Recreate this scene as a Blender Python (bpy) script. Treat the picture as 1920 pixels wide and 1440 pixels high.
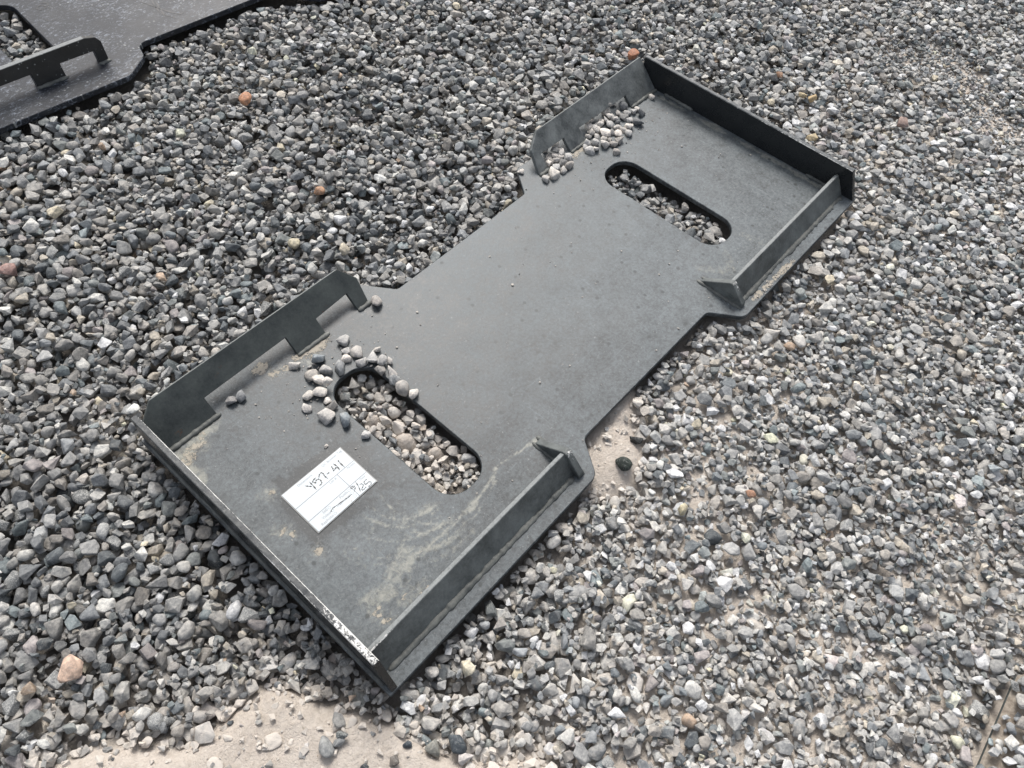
import bpy, bmesh, math, random
import numpy as np
from mathutils import Matrix, Vector
from mathutils.geometry import delaunay_2d_cdt

for o in list(bpy.data.objects):
    bpy.data.objects.remove(o)
scene = bpy.context.scene
col = scene.collection
PI = math.pi

# ------------------------------------------------------------------ camera
cam_d = bpy.data.cameras.new('camera')
cam = bpy.data.objects.new('camera', cam_d)
col.objects.link(cam)
CR = np.array([[0.6616, -0.7469, 0.0665], [-0.6013, -0.5814, -0.5482], [0.4481, 0.3227, -0.8337]])
M = Matrix(((CR[0][0], -CR[1][0], -CR[2][0], -0.666),
            (CR[0][1], -CR[1][1], -CR[2][1], -0.664),
            (CR[0][2], -CR[1][2], -CR[2][2], 0.939),
            (0, 0, 0, 1)))
cam.matrix_world = M
cam_d.sensor_width = 36.0
cam_d.lens = 1441.5 / 1920 * 36
cam_d.clip_start = 0.02
cam_d.clip_end = 300
scene.camera = cam
scene.render.resolution_x = 1024
scene.render.resolution_y = 768

# ------------------------------------------------------------------ sky, sun, exposure
SUN_EL, SUN_AZ = math.radians(48), math.radians(40)      # azimuth from +Y towards +X
world = bpy.data.worlds.new('World')
scene.world = world
world.use_nodes = True
wn = world.node_tree
bg = wn.nodes['Background']
sky = wn.nodes.new('ShaderNodeTexSky')
sky.sky_type = 'NISHITA'
sky.sun_disc = False
sky.sun_elevation = SUN_EL
sky.sun_rotation = SUN_AZ
sky.air_density = 1.0
sky.dust_density = 4.0
sky.ozone_density = 1.0
hs = wn.nodes.new('ShaderNodeHueSaturation')
hs.inputs['Saturation'].default_value = 0.42
wn.links.new(sky.outputs['Color'], hs.inputs['Color'])
wn.links.new(hs.outputs['Color'], bg.inputs['Color'])
bg.inputs['Strength'].default_value = 0.13
sun_d = bpy.data.lights.new('sun', 'SUN')
sun_d.energy = 1.9
sun_d.angle = math.radians(20)
sun_d.color = (1.0, 0.97, 0.93)
sun = bpy.data.objects.new('sun', sun_d)
col.objects.link(sun)
sd = Vector((math.sin(SUN_AZ) * math.cos(SUN_EL), math.cos(SUN_AZ) * math.cos(SUN_EL), math.sin(SUN_EL)))
sun.rotation_euler = sd.to_track_quat('Z', 'Y').to_euler()
sun.location = sd * 5
scene.view_settings.view_transform = 'Standard'
scene.view_settings.look = 'None'
scene.view_settings.gamma = 1
scene.view_settings.exposure = 0.45
scene.view_settings.use_curve_mapping = False
scene.render.engine = 'CYCLES'

# ------------------------------------------------------------------ measured data (u along the plate, v across; world x=u, y=-v, metres)
SLOT_STONES = [(-0.2806, 0.0689, 16.8, 18.4), (-0.2902, 0.087, 13.7, 13.7), (-0.2814, 0.1023, 17.6, 20.5), (-0.2993, 0.0983, 12.7, 14.7), (-0.2882, 0.1175, 14.6, 17.0), (-0.2704, 0.1246, 19.5, 19.3), (-0.2576, 0.117, 9.8, 13.7), (-0.267, 0.1384, 15.6, 14.7), (-0.2586, 0.1459, 7.8, 13.6), (-0.2789, 0.1471, 17.4, 14.6), (-0.2696, 0.1621, 19.3, 13.5), (-0.2771, 0.175, 18.3, 16.8), (-0.2791, 0.1944, 19.1, 24.4), (-0.2742, 0.2126, 13.3, 16.6), (-0.36, 0.0528, 13.5, 15.7), (-0.3279, 0.0696, 21.3, 19.2), (-0.3457, 0.0692, 4.8, 7.8), (-0.3334, 0.0919, 13.5, 20.1), (-0.317, 0.1048, 23.2, 16.8), (-0.3537, 0.0853, 20.1, 20.0), (-0.3536, 0.1009, 15.2, 19.9), (-0.3476, 0.1128, 15.2, 13.3), (-0.3654, 0.1158, 19.8, 16.4), (-0.3793, 0.1062, 13.2, 16.4), (-0.3666, 0.1338, 11.2, 13.1), (-0.3694, 0.1457, 16.8, 10.8), (-0.3943, 0.122, 13.0, 15.1), (-0.3835, 0.1524, 22.2, 21.5), (-0.3713, 0.1751, 14.8, 22.6), (-0.366, 0.2122, 12.8, 11.7), (-0.282, 0.1314, 4.9, 4.5)]
PAIR = [(-0.4578, 0.0317, 16.3, 16.2), (-0.4448, 0.0361, 14.0, 16.3), (-0.1961, 0.0471, 17.0, 19.7)]
HEAP = [(0.5368, 0.0519, 12.0, 11.4), (0.4783, 0.0666, 12.8, 18.7), (0.4753, 0.0546, 11.8, 15.0), (0.4527, 0.0787, 14.8, 23.4), (0.4137, 0.086, 15.7, 13.4), (0.4619, 0.0465, 12.8, 14.9), (0.4301, 0.0729, 16.9, 18.4), (0.4456, 0.0493, 14.9, 17.3), (0.4479, 0.0629, 11.7, 12.3), (0.4133, 0.0591, 13.7, 12.2), (0.4074, 0.0468, 16.8, 17.1), (0.3855, 0.0874, 13.5, 18.1), (0.3701, 0.0834, 14.4, 15.6), (0.3552, 0.1011, 10.2, 15.5), (0.3563, 0.0723, 18.5, 21.5), (0.3476, 0.0575, 14.4, 18.0), (0.3221, 0.065, 17.3, 21.4), (0.3357, 0.0482, 14.4, 14.4), (0.3223, 0.0504, 8.2, 11.9), (0.334, 0.0701, 14.3, 10.7), (0.3826, 0.0541, 18.8, 19.4), (0.379, 0.0375, 14.6, 17.0), (0.3618, 0.0364, 15.6, 10.9), (0.3673, 0.0219, 10.4, 13.4), (0.3931, 0.0265, 16.8, 12.2), (0.4107, 0.0343, 13.7, 12.3), (0.3769, 0.0177, 12.6, 13.4), (0.3977, 0.0729, 17.7, 15.8), (0.3919, 0.0608, 12.5, 13.3), (0.3751, 0.071, 10.4, 9.6), (0.368, 0.062, 12.4, 10.8), (0.3619, 0.0496, 15.5, 9.6), (0.4153, 0.0721, 12.6, 14.6), (0.4306, 0.0419, 12.7, 13.6), (0.4288, 0.0312, 14.9, 14.8), (0.4492, 0.0345, 12.8, 9.9), (0.4695, 0.026, 17.2, 17.5), (0.4264, 0.0491, 10.6, 12.3), (0.4218, 0.0177, 12.8, 12.4), (0.403, 0.0134, 14.8, 12.3), (0.3529, 0.0367, 10.4, 12.1), (0.4858, 0.053, 10.8, 10.0)]
SMALLHEAP = [(0.2483, 0.0253, 12.1, 16.4), (0.2574, 0.0361, 12.1, 14.0), (0.2699, 0.0358, 13.1, 14.1), (0.2797, 0.0493, 18.2, 15.3), (0.2381, 0.0339, 9.0, 17.4), (0.2403, 0.0504, 14.0, 20.9), (0.2588, 0.052, 14.0, 15.2), (0.2627, 0.0639, 12.0, 21.0), (0.2459, 0.0639, 11.9, 16.2), (0.225, 0.0578, 19.8, 25.3), (0.2048, 0.0554, 15.8, 13.7), (0.1883, 0.0121, 11.9, 12.7), (0.2628, 0.0184, 12.1, 14.1), (0.2779, 0.0204, 16.3, 14.2)]
ACC = [(0.6356, -0.0668, 22.3, 22.1), (-0.0304, -0.4853, 26.1, 22.1), (-0.0861, -0.2143, 18.5, 17.2), (0.7835, 0.2589, 17.4, 16.5), (0.7834, 0.2777, 19.5, 16.4), (0.6891, 0.3352, 19.8, 17.0), (0.8054, 0.1903, 15.6, 15.5), (-0.0612, 0.6551, 11.8, 12.0), (-0.8012, 0.1896, 26.9, 25.6), (-0.544, -0.3988, 24.7, 19.1), (-0.1454, 0.5994, 13.0, 16.0), (-0.1464, 0.4971, 19.4, 22.6), (-0.0998, 0.4852, 11.5, 17.8), (-0.6619, 0.469, 15.4, 23.4), (-0.6508, 0.4748, 8.9, 13.8), (-0.6418, 0.4726, 8.4, 13.2), (-0.6001, 0.5326, 9.0, 10.4), (-0.6227, 0.5349, 10.6, 12.3), (-0.5617, 0.5742, 16.2, 23.7), (-0.5821, 0.5566, 17.3, 16.7), (-0.5656, 0.5911, 13.1, 16.6), (-0.6482, 0.5145, 8.2, 9.5), (-0.4944, 0.5263, 13.9, 19.1), (-0.8467, 0.1775, 15.0, 14.0), (-0.5562, -0.0543, 14.8, 17.3), (-0.1499, -0.077, 22.7, 16.3), (-0.1954, -0.149, 21.9, 18.3), (0.8985, 0.2069, 22.7, 19.8), (0.8497, 0.4486, 23.5, 22.3), (0.7793, -0.0729, 16.3, 16.2), (-0.5619, 0.4667, 16.2, 29.0), (-0.0494, 0.4519, 15.7, 16.5)]
HAND = [[(-0.4732, 0.2109), (-0.47, 0.2151), (-0.4672, 0.2185)], [(-0.4654, 0.2105), (-0.4656, 0.2174), (-0.4664, 0.2263)], [(-0.4554, 0.212), (-0.4619, 0.213), (-0.4615, 0.2162), (-0.4605, 0.2184)], [(-0.4614, 0.2183), (-0.4577, 0.2155), (-0.4543, 0.2167), (-0.4541, 0.2217), (-0.4568, 0.2244), (-0.46, 0.2241)], [(-0.4525, 0.2146), (-0.45, 0.2125), (-0.4455, 0.2117), (-0.4453, 0.2159), (-0.4461, 0.219), (-0.4456, 0.2243)], [(-0.4423, 0.2187), (-0.4383, 0.2189)], [(-0.4305, 0.2139), (-0.431, 0.2174), (-0.4327, 0.2212), (-0.427, 0.22), (-0.4254, 0.2225)], [(-0.4264, 0.2126), (-0.4252, 0.2194), (-0.4266, 0.2268)], [(-0.4179, 0.2133), (-0.419, 0.2171), (-0.4192, 0.2281)], [(-0.4306, 0.2583), (-0.4339, 0.2584), (-0.434, 0.2563), (-0.4299, 0.2568), (-0.4297, 0.2601), (-0.4343, 0.2638)], [(-0.4239, 0.2544), (-0.4256, 0.2621), (-0.4292, 0.2704)], [(-0.4226, 0.2613), (-0.4202, 0.2627), (-0.4205, 0.2659), (-0.4251, 0.2681), (-0.4257, 0.2702), (-0.4228, 0.2705), (-0.4191, 0.2701)], [(-0.4112, 0.2622), (-0.4165, 0.263), (-0.4171, 0.2672), (-0.4129, 0.2669), (-0.4101, 0.269), (-0.412, 0.2717), (-0.4169, 0.272)], [(-0.4748, 0.2636), (-0.4693, 0.2613), (-0.4663, 0.2617), (-0.4518, 0.2634), (-0.4457, 0.2643), (-0.4395, 0.2639)]]
ARCS = [[(-0.4109, 0.2783), (-0.4184, 0.3172), (-0.4186, 0.3626), (-0.4049, 0.3895)], [(-0.4769, 0.2962), (-0.4668, 0.3232), (-0.4529, 0.3461), (-0.4315, 0.361)], [(-0.4966, 0.2914), (-0.4918, 0.3204), (-0.48, 0.3488), (-0.4591, 0.3673)], [(-0.5177, 0.2926), (-0.5145, 0.3195), (-0.5045, 0.3457)], [(-0.4155, 0.2949), (-0.4173, 0.3351), (-0.4017, 0.3642), (-0.3837, 0.3834)], [(-0.4341, 0.2838), (-0.4392, 0.3201), (-0.4313, 0.3571)], [(-0.4529, 0.2889), (-0.4522, 0.3226), (-0.4422, 0.3535), (-0.4226, 0.3705)], [(-0.4963, 0.2755), (-0.495, 0.305), (-0.4885, 0.3357), (-0.4749, 0.3582)]]
TRAIL = [(-0.2086, 0.3875), (-0.2389, 0.3837), (-0.2786, 0.3739), (-0.2919, 0.3823), (-0.3271, 0.3887), (-0.3531, 0.3909), (-0.3918, 0.3913), (-0.4233, 0.3858), (-0.4469, 0.3804), (-0.4686, 0.3882), (-0.4931, 0.3885), (-0.5136, 0.385), (-0.5253, 0.3761)]
PATCH = [(-0.3933, 0.0208), (-0.3888, 0.0414), (-0.3441, 0.0442), (-0.324, 0.0441), (-0.3087, 0.05), (-0.5109, 0.1851), (-0.5328, 0.2398), (-0.5292, 0.25), (-0.5226, 0.2882), (-0.5195, 0.2947), (-0.4734, 0.4188), (-0.468, 0.4226), (-0.4738, 0.433), (-0.5223, 0.3998), (-0.5232, 0.4054), (-0.5237, 0.4172), (-0.4873, 0.4116), (-0.3669, 0.0479), (-0.5304, 0.0611), (-0.5017, 0.049), (0.3075, 0.05), (0.3205, 0.0523), (-0.328, 0.0607)]
SMUDGE = [[(-0.5058, 0.2098), (-0.5072, 0.2234), (-0.5086, 0.2422), (-0.5106, 0.2574), (-0.5108, 0.2718)], [(-0.4821, 0.1931), (-0.4662, 0.1914), (-0.4644, 0.1947)], [(-0.4431, 0.1926), (-0.4388, 0.1956)], [(-0.4913, 0.1792), (-0.4925, 0.1948)], [(-0.3956, 0.2056), (-0.3969, 0.2177), (-0.3988, 0.2305)], [(-0.3886, 0.2099), (-0.3917, 0.2306), (-0.3942, 0.2426)], [(-0.505, 0.2753), (-0.4875, 0.2781), (-0.4565, 0.2814)], [(-0.4654, 0.1865), (-0.4406, 0.1923), (-0.4152, 0.1954)]]
LEDGE = [(0.2408, 0.4668), (0.2721, 0.4693), (0.3034, 0.4712), (0.3342, 0.4738), (0.3552, 0.4762)]
ENDB = [(0.5572, 0.0609), (0.5561, 0.1389), (0.5613, 0.2587), (0.5724, 0.3463), (0.5792, 0.4333)]
BARE = [(-0.8305, 0.3037, 0.05), (-0.7716, 0.3451, 0.06), (-0.7149, 0.3835, 0.07), (-0.6714, 0.4316, 0.08), (-0.6309, 0.4929, 0.08), (-0.5906, 0.5539, 0.08), (-0.5504, 0.6147, 0.07), (-0.5264, 0.6574, 0.06), (-0.0843, 0.4333, 0.03), (-0.1185, 0.4497, 0.035), (-0.133, 0.4849, 0.035), (-0.1583, 0.4707, 0.03)]
DUSTY = [(-0.3103, 0.4718), (-0.1744, 0.5021), (-0.1629, 0.6293), (-0.1826, 0.7663), (-0.1718, 0.8751), (-0.2973, 0.8706), (-0.2113, 0.9658), (0.0447, 0.9608), (-0.3517, 0.6783), (-0.4843, 0.6213), (-0.3199, 0.1751), (-0.3208, 0.263), (-0.3208, 0.3355), (-0.6059, -0.0971), (-0.8747, 0.2309), (0.1879, 0.546), (-0.0241, 0.5355)]
FINES = [(1.1876, 0.4208), (1.1097, 0.5034), (1.0373, 0.5802), (1.23, 0.3506)]


# ------------------------------------------------------------------ helpers
def tag(o, label=None, cat=None, group=None, kind=None):
    if label: o['label'] = label
    if cat: o['category'] = cat
    if group: o['group'] = group
    if kind: o['kind'] = kind
    return o

def link(name, me, parent=None, mats=()):
    me.name = name
    o = bpy.data.objects.new(name, me)
    for m in mats: me.materials.append(m)
    col.objects.link(o)
    if parent: o.parent = parent
    return o

def empty(name, loc=(0, 0, 0), rz=0.0):
    o = bpy.data.objects.new(name, None)
    o.empty_display_size = .05
    o.location = loc
    o.rotation_euler = (0, 0, rz)
    col.objects.link(o)
    return o

class Noise2:
    def __init__(s, seed): s.r = np.random.default_rng(seed); s.t = s.r.random((256, 256))
    def __call__(s, x, y):
        xi = np.floor(x).astype(int); yi = np.floor(y).astype(int)
        fx = x - xi; fy = y - yi
        fx = fx * fx * (3 - 2 * fx); fy = fy * fy * (3 - 2 * fy)
        a = s.t[yi % 256, xi % 256]; b = s.t[yi % 256, (xi + 1) % 256]
        c = s.t[(yi + 1) % 256, xi % 256]; d = s.t[(yi + 1) % 256, (xi + 1) % 256]
        return (a * (1 - fx) + b * fx) * (1 - fy) + (c * (1 - fx) + d * fx) * fy
def fbm(nz, x, y, f, octv=4):
    v = 0; a = 1; tot = 0
    for i in range(octv):
        v = v + a * nz(x * f + 17.3 * i + 40, y * f + 9.1 * i + 70); tot += a; a *= .5; f *= 2.03
    return v / tot
N1, N2, N3 = Noise2(1), Noise2(2), Noise2(3)

def seg_dist(px, py, pl):
    """distance of points to a polyline"""
    best = np.full(px.shape, 1e9)
    for (x0, y0), (x1, y1) in zip(pl[:-1], pl[1:]):
        dx, dy = x1 - x0, y1 - y0
        t = np.clip(((px - x0) * dx + (py - y0) * dy) / (dx * dx + dy * dy + 1e-12), 0, 1)
        best = np.minimum(best, np.hypot(px - x0 - t * dx, py - y0 - t * dy))
    return best
def sstep(a, b, x):
    t = np.clip((x - a) / (b - a), 0, 1); return t * t * (3 - 2 * t)
def inside(px, py, poly):
    r = np.zeros(px.shape, bool)
    n = len(poly)
    for i in range(n):
        x0, y0 = poly[i]; x1, y1 = poly[(i + 1) % n]
        if y0 == y1: continue
        c = ((y0 > py) != (y1 > py)) & (px < (x1 - x0) * (py - y0) / (y1 - y0) + x0)
        r ^= c
    return r

def fillet(pts, n=7):
    """pts: (x, y, radius) corner list -> rounded closed polygon"""
    out = []
    m = len(pts)
    for i in range(m):
        p = np.array(pts[i][:2]); r = pts[i][2]
        if r == 0: out.append(tuple(p)); continue
        a = np.array(pts[i - 1][:2]) - p; b = np.array(pts[(i + 1) % m][:2]) - p
        la, lb = np.linalg.norm(a), np.linalg.norm(b); a /= la; b /= lb
        ang = math.acos(max(-1, min(1, float(a @ b))))
        d = r / math.tan(ang / 2)
        d = min(d, la * .49, lb * .49); r2 = d * math.tan(ang / 2)
        c = p + (a + b) / np.linalg.norm(a + b) * (r2 / math.sin(ang / 2))
        s = p + a * d; e = p + b * d
        a0 = math.atan2(*(s - c)[::-1]); a1 = math.atan2(*(e - c)[::-1])
        da = (a1 - a0 + PI) % (2 * PI) - PI
        for k in range(n + 1):
            t = a0 + da * k / n
            out.append((c[0] + r2 * math.cos(t), c[1] + r2 * math.sin(t)))
    return out

def area2(poly):
    return sum(poly[i][0] * poly[(i + 1) % len(poly)][1] - poly[(i + 1) % len(poly)][0] * poly[i][1] for i in range(len(poly)))

def inset(poly, d):
    """move polygon by d to its left side (inside for ccw)"""
    P = np.array(poly); n = len(P); out = []
    for i in range(n):
        t = P[(i + 1) % n] - P[i - 1]; t /= np.linalg.norm(t)
        out.append(tuple(P[i] + d * np.array([-t[1], t[0]])))
    return out

def resample(poly, step):
    out = []
    n = len(poly)
    for i in range(n):
        a = np.array(poly[i]); b = np.array(poly[(i + 1) % n])
        k = max(1, int(np.linalg.norm(b - a) / step))
        for j in range(k): out.append(tuple(a + (b - a) * j / k))
    return out

def plate_mesh(outline, holes, thick, step, mat):
    """steel plate with holes: chamfered rim, finely triangulated top so that dirt masks can sit on it"""
    loops = []
    for k, lp in enumerate([outline] + holes):
        if (area2(lp) > 0) != (k == 0): lp = lp[::-1]          # outer ccw, holes cw: left side = material
        loops.append(resample(lp, .006))
    ch = .0011
    verts = []; faces = []
    tops = []
    for lp in loops:
        base = len(verts); n = len(lp)
        ins = inset(lp, ch)
        verts += [(x, y, 0) for x, y in ins]
        verts += [(x, y, -ch) for x, y in lp]
        verts += [(x, y, -thick) for x, y in lp]
        for i in range(n):
            j = (i + 1) % n
            faces.append((base + i, base + n + i, base + n + j, base + j))
            faces.append((base + n + i, base + 2 * n + i, base + 2 * n + j, base + n + j))
        tops.append((base, n))
    xs = [p[0] for p in loops[0]]; ys = [p[1] for p in loops[0]]
    gx, gy = np.meshgrid(np.arange(min(xs), max(xs), step), np.arange(min(ys), max(ys), step))
    rr = np.random.default_rng(5)
    gx = gx + rr.uniform(-.2, .2, gx.shape) * step; gy = gy + rr.uniform(-.2, .2, gy.shape) * step
    gx, gy = gx.ravel(), gy.ravel()
    ok = inside(gx, gy, loops[0])
    for h in loops[1:]: ok &= ~inside(gx, gy, h)
    for lp in loops: ok &= seg_dist(gx, gy, lp + lp[:1]) > step * .6
    v2 = []; ed = []
    for b, n in tops:
        s = len(v2)
        v2 += [Vector(verts[b + i][:2]) for i in range(n)]
        ed += [(s + i, s + (i + 1) % n) for i in range(n)]
    nb = len(v2)
    v2 += [Vector((a, b)) for a, b in zip(gx[ok], gy[ok])]
    vo, eo, fo, ov, oe, of = delaunay_2d_cdt(v2, ed, [], 0, 1e-7)
    vo = np.array([tuple(v) for v in vo])
    fa = np.array([f for f in fo if len(f) == 3])
    c = vo[fa].mean(axis=1)
    k = inside(c[:, 0], c[:, 1], [verts[tops[0][0] + i][:2] for i in range(tops[0][1])])
    for b, n in tops[1:]: k &= ~inside(c[:, 0], c[:, 1], [verts[b + i][:2] for i in range(n)])
    fa = fa[k]
    a2 = np.cross(vo[fa[:, 1]] - vo[fa[:, 0]], vo[fa[:, 2]] - vo[fa[:, 0]])
    fa[a2 < 0] = fa[a2 < 0][:, ::-1]
    top0 = len(verts)
    verts += [(x, y, 0) for x, y in vo]
    faces += [tuple(int(q) + top0 for q in f) for f in fa]
    # bottom: coarse constrained fill
    v2 = []; ed = []; idx = []
    for (b, n), lp in zip(tops, loops):
        s = len(v2); v2 += [Vector(p) for p in lp]; idx += [b + 2 * n + i for i in range(n)]
        ed += [(s + i, s + (i + 1) % n) for i in range(n)]
    vo2, _, fo2, ov2, _, _ = delaunay_2d_cdt(v2, ed, [], 0, 1e-7)
    vo2 = [tuple(v) for v in vo2]
    b0 = len(verts)
    verts += [(x, y, -thick) for x, y in vo2]
    for f in fo2:
        cx = sum(vo2[i][0] for i in f) / len(f); cy = sum(vo2[i][1] for i in f) / len(f)
        q = (np.array([cx]), np.array([cy]))
        if inside(*q, loops[0])[0] and not any(inside(*q, h)[0] for h in loops[1:]):
            faces.append(tuple(b0 + i for i in f[::-1]))
    me = bpy.data.meshes.new('plate')
    me.from_pydata(verts, [], faces)
    bm = bmesh.new(); bm.from_mesh(me)
    bmesh.ops.remove_doubles(bm, verts=bm.verts, dist=1e-5)
    bmesh.ops.recalc_face_normals(bm, faces=bm.faces)
    bm.to_mesh(me); bm.free()
    return me

def vattr(me, name, arr):
    a = me.attributes.new(name, 'FLOAT', 'POINT')
    a.data.foreach_set('value', np.asarray(arr, np.float32))

def coords(me):
    c = np.empty(len(me.vertices) * 3, np.float32); me.vertices.foreach_get('co', c); return c.reshape(-1, 3)

def prism(poly3, off, bevel=.0008):
    """poly3: planar polygon in space (list of Vector), off: extrusion vector"""
    bm = bmesh.new()
    a = [bm.verts.new(p) for p in poly3]
    b = [bm.verts.new(Vector(p) + Vector(off)) for p in poly3]
    n = len(a)
    bm.faces.new(a); bm.faces.new(b[::-1])
    for i in range(n): bm.faces.new((a[i], b[i], b[(i + 1) % n], a[(i + 1) % n]))
    bmesh.ops.recalc_face_normals(bm, faces=bm.faces)
    if bevel: bmesh.ops.bevel(bm, geom=list(bm.edges), offset=bevel, segments=1, affect='EDGES')
    me = bpy.data.meshes.new('part'); bm.to_mesh(me); bm.free()
    return me

def bead(p0, p1, r, seed, squash=1.0, wob=.25, seg=8, step=.0022, taper=True):
    """irregular weld bead laid along a straight joint"""
    rnd = random.Random(seed)
    p0, p1 = Vector(p0), Vector(p1)
    L = (p1 - p0).length; n = max(3, int(L / step))
    d = (p1 - p0).normalized()
    up = Vector((0, 0, 1)); side = d.cross(up).normalized(); up = side.cross(d)
    verts = []; faces = []
    w = 0.0; ph = rnd.random() * 6
    for i in range(n + 1):
        t = i / n
        w = w * .85 + rnd.gauss(0, wob * .25)
        rr = r * .78 * (1 + w + .10 * math.sin(i * .9 + ph) + rnd.uniform(-.06, .06))
        if taper: rr *= min(1, .45 + min(t, 1 - t) * L / (r * 1.5))
        c = p0.lerp(p1, t) + side * (w * r * .4)
        for k in range(seg):
            a = 2 * PI * k / seg
            verts.append(c + side * (rr * math.cos(a)) + up * (rr * squash * math.sin(a)))
    for i in range(n):
        for k in range(seg):
            k2 = (k + 1) % seg
            faces.append((i * seg + k, i * seg + k2, (i + 1) * seg + k2, (i + 1) * seg + k))
    faces.append(tuple(range(seg))[::-1]); faces.append(tuple(n * seg + k for k in range(seg)))
    me = bpy.data.meshes.new('bead'); me.from_pydata([tuple(v) for v in verts], [], faces)
    me.polygons.foreach_set('use_smooth', [True] * len(me.polygons))
    return me

# ------------------------------------------------------------------ materials
def mat(name):
    m = bpy.data.materials.new(name); m.use_nodes = True
    nt = m.node_tree
    return m, nt, nt.nodes['Principled BSDF']
def node(nt, t, **kw):
    n = nt.nodes.new(t)
    for k, v in kw.items(): setattr(n, k, v)
    return n
def noise(nt, scale, detail=4, rough=.6, vec=None, dist=0.0):
    n = node(nt, 'ShaderNodeTexNoise')
    n.inputs['Scale'].default_value = scale; n.inputs['Detail'].default_value = detail
    n.inputs['Roughness'].default_value = rough; n.inputs['Distortion'].default_value = dist
    if vec is not None: nt.links.new(vec, n.inputs['Vector'])
    return n.outputs['Fac']
def ramp(nt, src, a, b, lo=0.0, hi=1.0):
    n = node(nt, 'ShaderNodeMapRange'); n.interpolation_type = 'SMOOTHSTEP'
    n.inputs['From Min'].default_value = a; n.inputs['From Max'].default_value = b
    n.inputs['To Min'].default_value = lo; n.inputs['To Max'].default_value = hi
    nt.links.new(src, n.inputs['Value']); return n.outputs['Result']
def math_(nt, op, a, b=None, clamp=False):
    n = node(nt, 'ShaderNodeMath', operation=op); n.use_clamp = clamp
    for i, s in enumerate((a, b)):
        if s is None: continue
        if isinstance(s, (int, float)): n.inputs[i].default_value = s
        else: nt.links.new(s, n.inputs[i])
    return n.outputs[0]
def mix(nt, fac, a, b, mode='MIX'):
    n = node(nt, 'ShaderNodeMix', data_type='RGBA', blend_type=mode)
    for s, k in ((fac, 0), (a, 6), (b, 7)):
        if isinstance(s, (int, float)): n.inputs[k].default_value = s
        elif isinstance(s, tuple): n.inputs[k].default_value = (*s, 1)
        else: nt.links.new(s, n.inputs[k])
    return n.outputs[2]
def attr(nt, name, out='Fac'):
    n = node(nt, 'ShaderNodeAttribute', attribute_name=name); return n.outputs[out]
def bump(nt, bsdf, h, strength, dist, prev=None):
    n = node(nt, 'ShaderNodeBump'); n.inputs['Strength'].default_value = strength
    n.inputs['Distance'].default_value = dist
    nt.links.new(h, n.inputs['Height'])
    if prev is not None: nt.links.new(prev, n.inputs['Normal'])
    if bsdf is not None: nt.links.new(n.outputs[0], bsdf.inputs['Normal'])
    return n.outputs[0]
def objvec(nt): return node(nt, 'ShaderNodeTexCoord').outputs['Object']

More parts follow.
